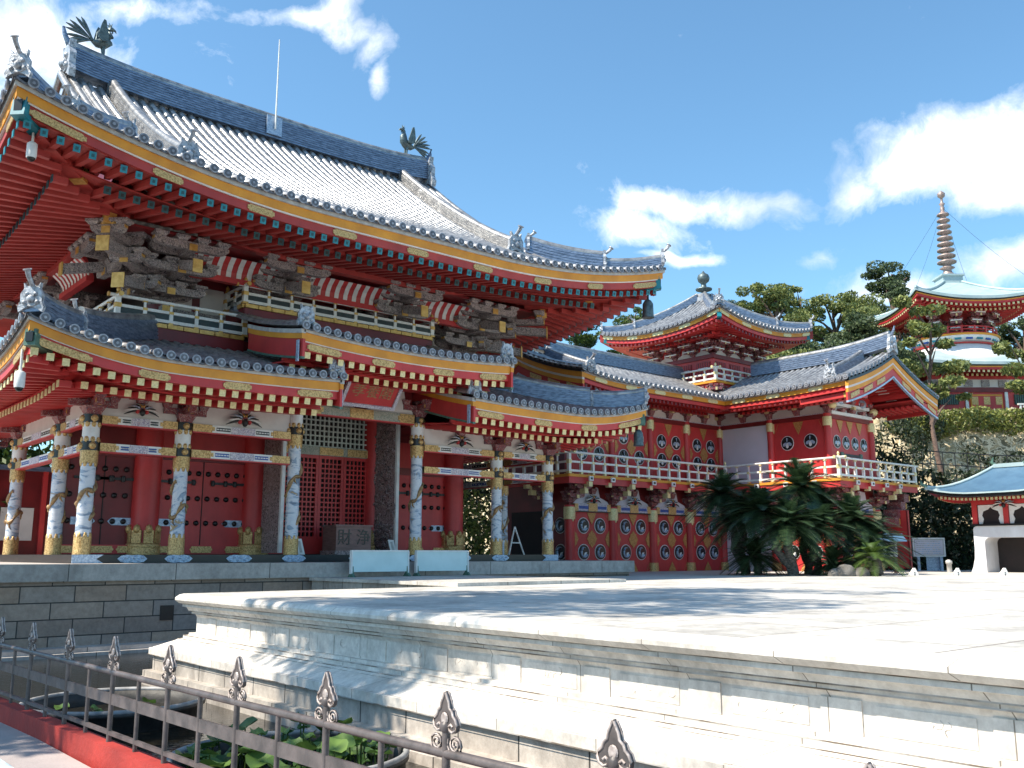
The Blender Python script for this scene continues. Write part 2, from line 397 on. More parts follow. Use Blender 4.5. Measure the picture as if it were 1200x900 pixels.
def ridge(mb, pts, w, h, mat=TILED, layers=7, cap=True):
    pts = [V3(p) for p in pts]; rg = []
    for i, p in enumerate(pts):
        d = pts[min(i + 1, len(pts) - 1)] - pts[max(i - 1, 0)]; n = V3((d.y, -d.x, 0)).normalized()
        L = []; Rr = []
        for k in range(layers):
            z0, z1 = h * k / layers, h * (k + .72) / layers; ww = w / 2 * (1 - .12 * k / layers)
            L += [(ww, z0), (ww, z1), (ww * .9, z1), (ww * .9, h * (k + 1) / layers)]
        sec = L + [(-a, z) for a, z in L[::-1]]
        rg.append([p + n * a + V3((0, 0, z)) for a, z in sec])
    mb.rings(rg, mat, True, True)
    if cap: mb.tube([p + V3((0, 0, h + w * .1)) for p in pts], w * .34, 8, TILE)
def oni_mb(p, out, s, horn=1):
    """ridge end tile: face plate with horns and the round tile that juts up over it"""
    mb = MB(); p = V3(p); o = V3(out).normalized(); o.z = 0; o.normalize(); u = V3((-o.y, o.x, 0)); Z = V3((0, 0, 1))
    ol = [(-.55, -.15), (-.62, .1), (-.5, .35), (-.52, .7), (-.36, .95), (-.40, 1.22), (-.24, 1.0), (-.1, 1.1), (.1, 1.1), (.24, 1.0), (.40, 1.22), (.36, .95), (.52, .7), (.5, .35), (.62, .1), (.55, -.15), (.3, .02), (0, .12), (-.3, .02)]
    mb.prism([(a * s, b * s) for a, b in ol], p - o * .10 * s, u, Z, .2 * s, ONI)
    f = p + o * .1 * s
    mb.blob(f + Z * .45 * s, .2 * s, ONI, 8, 5)
    for sg in (-1, 1):
        mb.blob(f + u * sg * .2 * s + Z * .68 * s, .11 * s, ONI, 7, 4); mb.blob(f + u * sg * .3 * s + Z * .3 * s, .12 * s, ONI, 7, 4)
    mb.tube([f + u * (.3 * math.cos(a)) * s + Z * (.25 + .12 * math.sin(a)) * s for a in [PI + PI * k / 6 for k in range(7)]], .05 * s, 5, ONI)
    if horn:
        L = [p + Z * 1.0 * s - o * .1 * s, p + Z * 1.12 * s + o * .12 * s, p + Z * (1.12 + .32 * horn) * s + o * (.3 + .12 * horn) * s, p + Z * (1.12 + .62 * horn) * s + o * (.36 + .2 * horn) * s]
        mb.tube(L, [.09 * s, .1 * s, .11 * s, .13 * s], 8, ONI)
        d = (L[3] - L[2]).normalized(); mb.tube([L[3], L[3] + d * .05 * s], .19 * s, 10, TILER); mb.tube([L[3] + d * .05 * s, L[3] + d * .06 * s], .12 * s, 10, TILEE)
    return mb
def fish_tail(mb, p, out, s):   # up-curled tile over a ridge end
    o = V3(out).normalized(); Z = V3((0, 0, 1)); p = V3(p)
    mb.tube([p - o * .5 * s, p - o * .15 * s + Z * .05 * s, p + o * .2 * s + Z * .3 * s, p + o * .42 * s + Z * .75 * s, p + o * .5 * s + Z * 1.1 * s], [.17 * s, .18 * s, .15 * s, .11 * s, .06 * s], 7, TILED)
def boat(mb, c, a, o, hl, hh, th, mat):
    """bracket arm with rounded lower ends"""
    c, a, o = V3(c), V3(a), V3(o)
    pts = [(-hl, hh), (hl, hh), (hl, hh * .1), (hl * .93, -hh * .45), (hl * .8, -hh * .85), (hl * .62, -hh), (-hl * .62, -hh), (-hl * .8, -hh * .85), (-hl * .93, -hh * .45), (-hl, hh * .1)][::-1]
    f = [c + a * x + Z3 * z - o * th for x, z in pts]; g = [p + o * 2 * th for p in f]; n = len(f)
    mb.add(f + g, [tuple(range(n)), tuple(range(n, 2 * n))[::-1]] + [(i, n + i, n + (i + 1) % n, (i + 1) % n) for i in range(n)], mat)
def dou(mb, c, a, o, w, h, mat):
    """bearing block: square top, hollow foot"""
    c, a, o = V3(c), V3(a), V3(o); Z = Z3; w2 = w * .66
    def rg(z, k): return [c - a * k - o * k + Z * z, c + a * k - o * k + Z * z, c + a * k + o * k + Z * z, c - a * k + o * k + Z * z]
    mb.rings([rg(-h, w2), rg(-h * .35, w * .78), rg(0, w), rg(h, w)], mat, True, True)
def bracket(mb, p, out, along, steps, so, su, arm, k=1., wood=BRK, cap=GOLDP, width=.2):
    p = V3(p); o = V3(out); a = V3(along); Z = V3((0, 0, 1))
    dou(mb, p + Z * .13 * k, a, o, .27 * k, .13 * k, wood)
    for i in range(1, steps + 1):
        z = p + Z * (su * (i - .35)); e = z + o * (so * i + .12 * k)
        mb.bar(z - o * .3 * k, e, width * k, su * .42, wood)
        mb.obox(e + o * .012, a * (width / 2 * k - .01), o * .015, Z * su * .2, cap)
        for j in (range(0, i + 1) if i < steps else (i - 1, i)):
            c = z + o * so * j + Z * su * .12
            hl = arm * (1 - .12 * (i - j)) if j else arm * (.7 + .15 * i)
            boat(mb, c, a, o, hl, su * .24, width * .4 * k, wood)
            for q in (-1, -.33, .33, 1) if hl > .8 else (-1, 0, 1):
                dou(mb, c + a * hl * q * .84 + Z * su * .40, a, o, .15 * k, su * .15, wood)
            for q in (-1, 1): mb.obox(c + a * (hl + .006) * q + Z * su * .14, a * .006, o * width * .36 * k, Z * su * .08, wood if j != i else cap)
def frog(mb, c, u, n, s):
    """carved spray of black and white feathers over a beam"""
    c = V3(c); u = V3(u); n = V3(n); Z = V3((0, 0, 1))
    mb.blob(c + n * .06, .13 * s, BRKR, 8, 5)
    for sg in (-1, 1):
        for k in range(6):
            a = rad(-12 + 18 * k); L = s * (.62 - .045 * k)
            dx, dz = math.cos(a) * sg, math.sin(a)
            pts = [c + n * .05 + u * dx * L * q + Z * (dz * L * q * .62 - .12 * s * q * q * (1 - k / 8)) + n * .06 * math.sin(q * 3) for q in (.1, .4, .7, 1.)]
            mb.tube(pts, [.035 * s, .045 * s, .035 * s, .01 * s], 5, (BLACK, WHITE, BLACK, STEELB, BLACK, GOLDP)[k])
            if k in (0, 2, 4): mb.tube([q + Z * .04 * s for q in pts], [.012 * s, .016 * s, .014 * s, .006 * s], 4, WHITE)
        mb.blob(c + u * sg * .16 * s + n * .09 - Z * .08 * s, .08 * s, RED, 6, 4)
    mb.blob(c + n * .12 - Z * .1 * s, (.1 * s, .1 * s, .14 * s), IRON, 7, 5)
def railing(parent, pts, z0, h, sp, cap=GOLDP, name='balcony_railing', over=.22, sub=True, closed=False):
    """balustrade of three rails with posts; pts plan points"""
    pts = [V3((x, y, z0)) for x, y in pts]; mb = MB(); Z = V3((0, 0, 1)); posts = []
    for i in range(len(pts) - 1):
        a, b = pts[i], pts[i + 1]; d = (b - a); L = d.length; d.normalize()
        for q, w in ((.14, .095), (.56, .085), (1., .10)):
            e0 = over if (i == 0 or q == 1.) else 0; e1 = over if (i == len(pts) - 2 or q == 1.) else 0
            z = Z * h * q
            if q == 1.: mb.tube([a - d * e0 + z, b + d * e1 + z], w / 2, 7, RAIL)
            else: mb.bar(a + z, b + z, w, w * .9, RAIL)
            if q == 1.:
                for e, sg in ((a - d * e0, -1), (b + d * e1, 1)): mb.tube([e + z, e + z + d * sg * .05], w * .68, 7, cap)
        n = max(1, round(L / sp))
        for k in range(n + 1):
            if i and k == 0: continue
            posts.append((a + d * L * k / n, k in (0, n)))
    rl = part(name, mb, parent)
    pm_ = MB(); pm_.box(-.05, .05, -.05, .05, 0, h * .62, RAIL); pm_.box(-.06, .06, -.06, .06, h * .50, h * .62, cap); pm_.box(-.058, .058, -.058, .058, 0, h * .09, cap)
    pm_.box(-.028, .028, -.028, .028, h * .6, h, RAIL); pm_.box(-.055, .055, -.055, .055, h * .88, h * .93, cap)
    me = mesh_of('baluster', pm_)
    pe = MB(); pe.box(-.065, .065, -.065, .065, 0, h * 1.02, RAIL); pe.box(-.08, .08, -.08, .08, h * .46, h * .66, cap); pe.box(-.078, .078, -.078, .078, 0, h * .1, cap); pe.lathe((0, 0, h * 1.02), [(.075, 0), (.075, .05), (.03, .08), (.06, .13), (.05, .18), (.0, .25)], 8, cap)
    me2 = mesh_of('corner_post', pe)
    for p, c in posts: inst('railing_post' if c else 'baluster', me2 if c else me, rl, p)
    return rl
# ================================================================= MAIN HALL
CX, CY = 14.5, 31.0
X3 = V3((1, 0, 0)); Y3 = V3((0, 1, 0)); Z3 = V3((0, 0, 1))
hall = thing('temple_hall', 'large red two tiered temple hall with curved grey tiled roof above the stone podium', 'temple hall', (CX, CY, -.2))
# ---- main roof
EZ = 8.95
def mk(O, U, W, x0, x1, **k): return Slope(O, U, W, x0, x1, 10., 6.3, .64, **k)
kw = dict(mL=1, mR=1, H=3.45, lL=1.1, lR=1.1, Lc=8.)
SF = mk((CX, CY - 10, EZ), X3, Y3, -10.5, 10.5, **kw)
SB = mk((CX, CY + 10, EZ), X3, -Y3, -10.5, 10.5, **kw)
SL = mk((CX - 10.5, CY, EZ), Y3, X3, -10, 10, **kw)
SR = mk((CX + 10.5, CY, EZ), Y3, -X3, -10, 10, **kw)
_te = Slope.te
def te_side(self):
    self.te = lambda x: min(3.45, _te(self, x))
te_side(SL); te_side(SR)
mb = MB()
tiles(mb, SF, .34); tiles(mb, SB, .34, rows=False, ends=False); tiles(mb, SL, .34); tiles(mb, SR, .34)
mroof = part('main_roof', mb, hall)
def eave_boards(s, scale=1., grey=True):
    mb = MB(); k = scale
    board(mb, s, -.03, .5, -.10 * k, -.06 * k, TILEE)
    board(mb, s, .0, .5, -.20 * k, -.10 * k, GREYB)
    board(mb, s, .06, .5, -.42 * k, -.20 * k, ORANGE)
    board(mb, s, .09, .5, -.46 * k, -.42 * k, WHITE)
    board(mb, s, .14, .5, -.68 * k, -.46 * k, REDP)
    return mb
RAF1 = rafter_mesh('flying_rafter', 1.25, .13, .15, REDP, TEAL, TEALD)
RAF2 = rafter_mesh('base_rafter', 2.1, .14, .16, REDP, TEALD, BLACK)  # inner row caps take the shade-darkened turquoise
def main_eave(s, individual):
    fb = part('eave_fascia', eave_boards(s), mroof)
    mb = MB()
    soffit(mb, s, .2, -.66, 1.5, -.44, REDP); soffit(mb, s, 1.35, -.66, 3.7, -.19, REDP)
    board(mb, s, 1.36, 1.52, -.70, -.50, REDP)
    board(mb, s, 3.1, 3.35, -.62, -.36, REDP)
    part('soffit', mb, mroof)
    if individual:
        rafter_row(mroof, 'flying_rafter', RAF1, s, .342, .2, -.69, .17, .35)
        rafter_row(mroof, 'base_rafter', RAF2, s, .342, 1.26, -.69, .2, 2.4)
    else:
        mb = MB(); rafter_rows_mesh(mb, s, .342, .13, .15, .2, -.69, 1.25, .17, REDP, TEAL, .35)
        rafter_rows_mesh(mb, s, .342, .14, .16, 1.26, -.69, 2.1, .2, REDP, TEALD, 1.6)
        part('side_rafter_rows', mb, mroof, None, 'stuff')
main_eave(SF, True); main_eave(SL, False); main_eave(SR, False)
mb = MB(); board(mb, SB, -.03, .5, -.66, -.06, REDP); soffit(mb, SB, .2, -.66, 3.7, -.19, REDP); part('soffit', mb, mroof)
for x in (-9.55, -7.1, -4.75, -2.35, 0, 2.35, 4.75, 7.1, 9.55):
    plaque(mroof, SF, x, .135, -.66, -.48, 1.2 if abs(x) > 9 else .72)
for s, xs in ((SL, (-9.4, -7, -4.6)), (SR, (-9.4, -7))):
    for x in xs: plaque(mroof, s, x, .135, -.66, -.48, .9)
# corner beams with turquoise ends
for sx in (-1, 1):
    for sy in ((-1, 1) if sx < 0 else (-1,)):
        mb = MB(); c = V3((CX + sx * 10.5, CY + sy * 10, EZ + 1.1))
        dg_ = V3((-sx, -sy, 0)).normalized()
        a = c + dg_ * .25 + Z3 * -.62; b = c + dg_ * 2.1 + Z3 * -.98
        mb.bar(a, b, .26, .36, REDP); mb.bar(b - dg_ * .1 - Z3 * .02, c + dg_ * 5. - Z3 * 1.35, .30, .38, REDP)
        mb.bar(a - dg_ * .06 + Z3 * .02, a + dg_ * .75 - Z3 * .12, .31, .44, TEAL)
        mb.obox(a - dg_ * .075 + Z3 * .03, V3((-dg_.y, dg_.x, 0)) * .09, dg_ * .01, Z3 * .13, BLACK)
        mb.bar(b + dg_ * .5 + Z3 * -.13, b + dg_ * .75 - Z3 * .17, .33, .34, GOLDP)
        part('corner_beam', mb, mroof)
# ridges
def ridge_pts(n=24, z=15.2): return [V3((CX - 7.0 + 14.0 * i / n, CY, z + .02 + .28 * (2 * i / n - 1) ** 4)) for i in range(n + 1)]
mb = MB(); ridge(mb, ridge_pts(), .60, .80, TILED, 9)
for sx in (-1, 1): fish_tail(mb, (CX + sx * 7.0, CY, 16.2), (sx, 0, 0), .72)
part('main_ridge', mb, mroof)
for sx in (-1, 1):
    part('ridge_end_tile', oni_mb((CX + sx * 7.12, CY, 15.25), (sx, 0, 0), 1.0, 0), mroof)
    for s, sy in ((SF, -1), (SB, 1)):
        # descending ridges on the slope
        mb = MB(); xr = sx * 5.75
        ridge(mb, [s.P(xr, t, .02) for t in [9.7 - 7.0 * i / 14 for i in range(15)]], .42, .36, TILE, 4)
        part('descending_ridge', mb, mroof)
        part('ridge_end_tile', oni_mb(s.P(xr, 2.6, .05), (0, sy, 0), .58, .55), mroof)
        mb = MB(); xv = sx * 7.0       # verge rolls at the gable edge
        for dx in (0, .3, -.3):
            mb.tube([s.P(xv + dx, t, .06) for t in [10 - 6.6 * i / 12 for i in range(13)]], .12, 7, TILE)
        part('verge_tile', mb, mroof)
        # hip ridge, two tiers
        mb = MB()
        hp = lambda t: s.P(sx * (10.5 - t), t, .03)
        ridge(mb, [hp(3.5 - 1.95 * i / 8) for i in range(9)], .44, .52, TILED, 5)
        ridge(mb, [hp(1.7 - 1.62 * i / 6) + Z3 * .0 for i in range(7)], .38, .30, TILED, 4)
        part('hip_ridge', mb, mroof)
        d = V3((sx, sy, 0))
        part('ridge_end_tile', oni_mb(hp(1.5) + Z3 * .08, d, .50, .55), mroof)
        part('ridge_end_tile', oni_mb(hp(.06) + Z3 * .02, d, .48, .75), mroof)
        part('ridge_end_tile', oni_mb(hp(3.42) + Z3 * .2, d, .46, .45), mroof)
    mb = MB(); P_ = [(-6.6, 10.)] + [(y, SF.O.z + SF.z(0, 10 - abs(y)) - .1) for y in [-6.5 + 13 * i / 20 for i in range(21)]] + [(6.6, 10.)]
    mb.prism(P_, (CX + sx * 6.6, CY, 0), Y3, Z3, .06, REDD)
    for q in (-1, 1):
        ob = [SF.P(0, 10 - 6.6 * i / 10, -.12) for i in range(11)]
        pts = [V3((CX + sx * 6.98, CY + q * (CY - p.y), p.z)) for p in ob]
        for a, b in zip(pts, pts[1:]): mb.bar(a - Z3 * .14, b - Z3 * .14, .07, .22, ORANGE); mb.bar(a - Z3 * .38, b - Z3 * .38, .06, .26, REDP)
    part('gable_wall', mb, mroof)
# ---- core
COLX = (9.24, 12.43, 16.57, 19.76)
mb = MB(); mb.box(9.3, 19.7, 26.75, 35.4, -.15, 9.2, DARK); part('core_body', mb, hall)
ccol = MB()
ccol.lathe((0, 0, 0), [(.37, .0), (.37, 4.9)], 24, RED)
cme = mesh_of('core_column', ccol)
gb = MB(); gb.lathe((0, 0, 0), [(.46, 0), (.47, .12), (.44, .16), (.46, .2), (.46, .28), (.40, .31)], 24, GOLD)
for k in range(8):
    a = 2 * PI * k / 8; c, s_ = math.cos(a), math.sin(a)
    gb.obox((c * .4, s_ * .4, .48), (-s_ * .13, c * .13, 0), (c * .025, s_ * .025, 0), (0, 0, .17), GOLD)
    gb.blob((c * .4, s_ * .4, .68), (.1, .1, .13), GOLD, 7, 4)
gme = mesh_of('gilt_base', gb)
for x in COLX:
    for z0 in (0,):
        o = inst('core_column', cme, hall, (x, 26.4, z0)); inst('gilt_base', gme, o, (x, 26.4, 0))
for x in COLX:
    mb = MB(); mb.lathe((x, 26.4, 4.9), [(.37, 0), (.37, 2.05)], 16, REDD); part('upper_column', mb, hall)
# walls and doors between core columns
sm = MB(); sm.rings([[(r_ * math.cos(2 * PI * k / 10), -dy, r_ * math.sin(2 * PI * k / 10)) for k in range(10)] for r_, dy in ((.078, 0), (.075, .035), (.05, .065), (.012, .075))], BLACK, True, True, True); STUD = mesh_of('stud', sm)
def door_bay(x0, x1, lit=True):
    R_ = RED if lit else REDD  # unlit bay takes the darker red, shade painted into its door
    mb = MB(); mb.box(x0, x1, 26.42, 26.6, -.1, 3.75, R_)
    mb.box(x0, x1, 26.36, 26.45, 2.62, 2.85, REDD); mb.box(x0, x1, 26.30, 26.44, .02, .26, RED)
    mb.box((x0 + x1) / 2 - .012, (x0 + x1) / 2 + .012, 26.405, 26.43, .26, 2.62, DARK)
    o = part('door', mb, hall)
    n = int((x1 - x0 - .5) / .28)
    for z in (2.28, 1.57, .88):
        for i in range(n + 1): inst('stud', STUD, o, ((x0 + x1) / 2 + (i - n / 2) * .285, 26.42, z))
    for sg in (-1, 1):
        xa = x0 + .36 if sg < 0 else x1 - .36
        hm = MB(); xb = xa - sg * .95
        hm.bar((xa, 26.40, 2.02), (xb, 26.40, 2.02), .05, .07, IRON)
        for q in (.3, .6, 1.): hm.lathe((xa + (xb - xa) * q, 26.39, 1.94), [(.05, 0), (.075, .08), (.05, .16)], 8, IRON)
        part('hinge_strap', hm, o)
        hm = MB(); hm.prism([(0, -.1), (.5, -.1), (.56, -.06), (.62, 0), (.56, .06), (.5, .1), (0, .1)], (xa, 26.405, .88), (-sg, 0, 0), (0, 0, 1), .018 * sg, STEELB)
        part('corner_plate', hm, o)
    for q in (.18, .5, .82):
        gm = MB(); xx = x0 + (x1 - x0) * q
        gm.prism([(-.34, 0), (-.29, -.05), (-.29, -.09), (.29, -.09), (.29, -.05), (.34, 0), (.29, .05), (.29, .09), (-.29, .09), (-.29, .05)], (xx, 26.295, .14), X3, Z3, .02, GOLD)
        part('gilt_sill_plate', gm, o)
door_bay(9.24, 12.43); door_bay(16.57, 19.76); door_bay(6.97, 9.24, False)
# centre bay lattice doors
mb = MB(); mb.box(12.7, 16.3, 26.55, 26.7, 0, 5.2, DARK); mb.box(12.43, 16.57, 26.28, 26.5, .02, .42, RED)
mb.box(12.7, 16.3, 26.3, 26.45, 3.06, 3.33, BEAMG); mb.box(12.7, 16.3, 26.3, 26.5, 4.85, 5.2, BEAMG)
for x in (13.3, 14.9, 15.9): mb.box(x - .42, x + .42, 26.28, 26.31, 3.08, 3.31, GOLD)
part('lattice_frame', mb, hall)
for k in range(4):
    a, b = 12.72 + .89 * k, 12.72 + .89 * (k + 1) - .01; mb = MB()
    mb.box(a, a + .09, 26.34, 26.44, .42, 3.06, RED); mb.box(b - .09, b, 26.34, 26.44, .42, 3.06, RED); mb.box(a + .09, b - .09, 26.34, 26.44, .42, .55, RED); mb.box(a + .09, b - .09, 26.34, 26.44, 2.96, 3.06, RED)
    for i in range(1, 5): x = a + .09 + (b - a - .18) * i / 5; mb.box(x - .022, x + .022, 26.36, 26.41, .55, 2.96, RED)
    for i in range(1, 16): z = .55 + 2.41 * i / 16; mb.box(a + .09, b - .09, 26.355, 26.405, z - .022, z + .022, RED)
    part('lattice_door', mb, hall)
mb = MB()
for i in range(23): x = 12.74 + 3.52 * i / 22; mb.box(x - .024, x + .024, 26.36, 26.41, 3.33, 4.85, LATW)
for i in range(10): z = 3.345 + 1.49 * i / 9; mb.box(12.72, 16.28, 26.355, 26.405, z - .022, z + .022, LATW)
part('transom_lattice', mb, hall)
for sx, x in ((1, 16.45), (-1, 12.55)):
    mb = MB(); mb.box(x - .05, x + .05, 24.95, 26.3, .05, 4.3, CARVE)
    rr = random.Random(4 if sx > 0 else 5)
    for i in range(150):      # raised carving
        y = rr.uniform(25., 26.2); z = rr.uniform(.2, 4.1); a0 = rr.uniform(0, 6.3); r_ = rr.uniform(.07, .2)
        pts = [(x - sx * (.05 + .02 * math.sin(k)), y + r_ * (1 - k * .1) * math.cos(a0 + k * .75), z + r_ * .8 * (1 - k * .1) * math.sin(a0 + k * .75)) for k in range(6)]
        mb.tube(pts, [.012, .032, .038, .035, .026, .01], 5, CARVE)
    part('carved_side_panel', mb, hall)
    mb = MB(); mb.box(x - .05, x + .05, 24.84, 24.94, .05, 4.3, WHITE); part('white_post', mb, hall)
# left side wall of the core with white panels
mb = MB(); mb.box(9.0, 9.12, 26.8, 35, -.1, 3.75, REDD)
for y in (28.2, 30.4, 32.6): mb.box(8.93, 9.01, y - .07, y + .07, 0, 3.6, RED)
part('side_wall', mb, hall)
for y in (29.3, 31.5, 33.6):
    mb = MB(); mb.box(8.95, 8.99, y - .55, y + .35, .5, 1.75, CREAM); part('white_panel', mb, hall)
# ceiling over the outer aisle
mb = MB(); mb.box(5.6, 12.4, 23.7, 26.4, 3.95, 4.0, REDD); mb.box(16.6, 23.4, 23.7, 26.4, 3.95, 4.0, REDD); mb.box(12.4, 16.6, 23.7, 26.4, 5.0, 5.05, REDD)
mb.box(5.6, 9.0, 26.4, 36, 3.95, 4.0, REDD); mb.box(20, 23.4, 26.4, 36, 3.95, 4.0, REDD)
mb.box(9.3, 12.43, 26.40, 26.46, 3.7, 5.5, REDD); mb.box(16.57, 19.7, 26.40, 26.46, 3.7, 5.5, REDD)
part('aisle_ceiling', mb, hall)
# ---- outer columns
def col_mesh(H, seed):
    mb = MB(); mb.lathe((0, 0, 0), [(.18, .38), (.172, H - .98)], 24, SHAFT)
    rr = random.Random(seed)
    pts = []; a0 = rr.uniform(0, 6)
    for k in range(34):      # gilt dragon coiling up the shaft
        q = k / 33; pts.append((math.cos(a0 + q * 8.2) * .185, math.sin(a0 + q * 8.2) * .185, .8 + q * (H - 2.2) + .09 * math.sin(q * 21)))
    GB = MATS['dragon gilt']
    mb.tube(pts, [.022 + .042 * abs(math.sin(k * .7)) for k in range(34)], 6, GB)
    for k in range(3, 31, 4):
        x_, y_, z_ = pts[k]; sg = 1 if k % 8 < 4 else -1
        mb.tube([(x_, y_, z_), (x_ * 1.02, y_ * 1.02, z_ + .12 * sg), (x_ * .98 - y_ * .35, y_ * .98 + x_ * .35, z_ + .2 * sg)], [.03, .028, .012], 5, GB)
    return mesh_of('outer_column', mb)
pm('dragon gilt', (.46, .29, .13), (.22, .13, .07), 14, .45, .4, .5)
def gilt_lower():
    mb = MB(); mb.lathe((0, 0, 0), [(.205, 0), (.205, .06), (.20, .09), (.20, .42)], 20, GOLD)
    for k in range(8):
        a = 2 * PI * k / 8; mb.blob((math.cos(a) * .15, math.sin(a) * .15, .44), (.06, .06, .11), GOLD, 6, 4)
    return mesh_of('gilt_foot', mb)
def gilt_upper(H):
    mb = MB(); h0 = H - .98
    mb.lathe((0, 0, 0), [(.205, h0), (.208, h0 + .3)], 20, GOLD)
    for k in range(8):
        a = 2 * PI * k / 8; mb.blob((math.cos(a) * .15, math.sin(a) * .15, h0), (.06, .06, .11), GOLD, 6, 4)
    mb.lathe((0, 0, 0), [(.215, h0 + .3), (.215, h0 + .52)], 20, BLACK)
    mb.lathe((0, 0, 0), [(.196, h0 + .52), (.196, h0 + .98)], 20, WHITE)
    for k in range(8):
        a = 2 * PI * k / 8
        for zz in (h0 + .56, h0 + .94): mb.blob((math.cos(a) * .17, math.sin(a) * .17, zz), (.07, .07, .09), GOLD, 6, 4)
    for a in (-PI / 2, PI, 0, PI / 2):
        mb.blob((math.cos(a) * .2, math.sin(a) * .2, h0 + .41), .09, GOLD, 8, 5)
    mb.lathe((0, 0, 0), [(.215, H), (.215, H + .2)], 20, BLACK)
    for a in (-PI / 2, PI, 0, PI / 2): mb.blob((math.cos(a) * .2, math.sin(a) * .2, H + .1), .09, GOLD, 8, 5)
    return mesh_of('gilt_collar', mb)
foot = gilt_lower(); H1 = 3.16; col1 = [col_mesh(H1, k) for k in range(3)]; up1 = gilt_upper(H1); H2 = 3.98; col2 = col_mesh(H2, 9); up2 = gilt_upper(H2)
OX = (6.97, 9.24, 12.43, 16.57, 19.76, 22.03)
spots = [(x, 24., x in (12.43, 16.57)) for x in OX] + [(6.97, 26.4, False), (6.97, 30.8, False), (6.97, 35, False), (22.03, 26.4, False), (22.03, 30.8, False)]
for i, (x, y, tall) in enumerate(spots):
    o = inst('outer_column', col2 if tall else col1[i % 3], hall, (x, y, 0), (0, 0, i * 1.1)); inst('gilt_foot', foot, o, (x, y, 0)).rotation_euler = (0, 0, -i * 1.1)
    inst('gilt_collar', up2 if tall else up1, o, (x, y, 0)).rotation_euler = (0, 0, -i * 1.1)
    mb = MB(); Ht = (H2 if tall else H1) + .2
    mb.taper((x, y, Ht), .3, .5, .2, BRKR)
    for dx, dy in ((1, 0), (0, 1)):
        mb.obox((x, y, Ht + .28), V3((dx, dy, 0)) * .56, V3((dy, dx, 0)) * .09, Z3 * .08, BRKR)
        for q in (-1, 0, 1): mb.taper((x + dx * q * .48, y + dy * q * .48, Ht + .36), .2, .28, .14, BRKR)
    mb.bar((x, y, Ht + .3), (x, y - .5, Ht + .3), .17, .17, RED); mb.tube([(x, y - .5, Ht + .3), (x, y - .54, Ht + .3)], .11, 10, GOLDP)
    part('column_bracket', mb, hall)
# ---- tie beams
def tie_beam(x0, x1, y, z, h, bars=BLACK, base=BEAMP, faded=False, axis=0):
    mb = MB()
    def bx(a, b, o0, o1, z0, z1, m):
        if axis == 0: mb.box(a, b, y + o0, y + o1, z0, z1, m)
        else: mb.box(y + o0, y + o1, a, b, z0, z1, m)
    L = x1 - x0; m = (x0 + x1) / 2; hh = h / 2
    bx(x0, x1, -.11, .11, z - hh, z + hh, WHITE if not faded else BEAMG)
    bx(x0, x1, -.118, .1, z - hh - .035, z - hh, RED)
    for sg in (-1, 1):
        e = x0 if sg < 0 else x1; a, b = sorted((e, e - sg * min(.52, L * .2)))
        bx(a, b, -.13, .13, z - hh * .97, z + hh * .97, GOLD)
        g = (b if sg < 0 else a); a2, b2 = sorted((g, g - sg * .07)); bx(a2, b2, -.127, .127, z - hh * .5, z + hh * .5, GOLD)
        if not faded:
            p = g - sg * .12; q = m + sg * L * .13; a3, b3 = sorted((p, q)); bx(a3, b3, -.114, .114, z - hh * .48, z + hh * .48, bars)
            for kk in range(5): u = a3 + (b3 - a3) * (kk + .5) / 5; bx(u - .03, u + .03, -.118, .118, z - hh * .14, z + hh * .14, WHITE)
    if not faded:
        bx(m - L * .12, m + L * .12, -.122, .122, z - hh * .94, z + hh * .94, base)
    else: bx(m - .4, m + .4, -.13, .13, z - hh, z + hh, GOLD)
    part('tie_beam', mb, hall)
for a, b in zip(OX, OX[1:]):
    if a == 12.43: tie_beam(a + .2, b - .2, 24., 4.1, .28, faded=True); continue
    tie_beam(a + .2, b - .2, 24., 2.58, .2, BLUEP); tie_beam(a + .2, b - .2, 24., 3.26, .2)
    mb = MB(); mb.box(a + .2, b - .2, 23.98, 24.08, 3.36, 3.98, CREAM); part('plaster_panel', mb, hall)
    mb = MB(); frog(mb, ((a + b) / 2, 23.93, 3.58), X3, -Y3, .85 if b - a > 2.5 else .72); mb.taper(((a + b) / 2, 23.9, 3.74), .22, .34, .2, BRKR); part('carved_spray', mb, hall)
    mb = MB(); mb.box(a, b, 23.92, 24.1, 3.94, 4.05, RED); part('eave_purlin', mb, hall)
for ya, yb in ((24., 26.4), (26.4, 30.8)):
    for xx in (6.97, 22.03):
        tie_beam(ya + .2, yb - .2, xx, 2.58, .2, BLUEP, axis=1); tie_beam(ya + .2, yb - .2, xx, 3.26, .2, axis=1)
    mb = MB(); mb.box(6.95, 7.05, ya + .2, yb - .2, 3.36, 3.98, CREAM); part('plaster_panel', mb, hall)
for x0, x1 in ((12.63, 13.4), (15.6, 16.37)):
    mb = MB(); s_ = 1 if x0 < 14 else -1; xo = x0 if s_ > 0 else x1
    mb.prism([(0, 0), (1.7 * s_, 0), (1.45 * s_, .1), (1.3 * s_, .5), (.95 * s_, .75), (.35 * s_, .75), (.3 * s_, .45), (0, .2)][::s_], (xo, 24.02, 4.25), X3, Z3, .06, CREAM); part('plaster_panel', mb, hall)
mb = MB(); mb.box(12.4, 16.6, 23.92, 24.1, 4.98, 5.1, RED); mb.box(12.6, 16.4, 24.06, 24.14, 4.24, 5., REDD); part('eave_purlin', mb, hall)
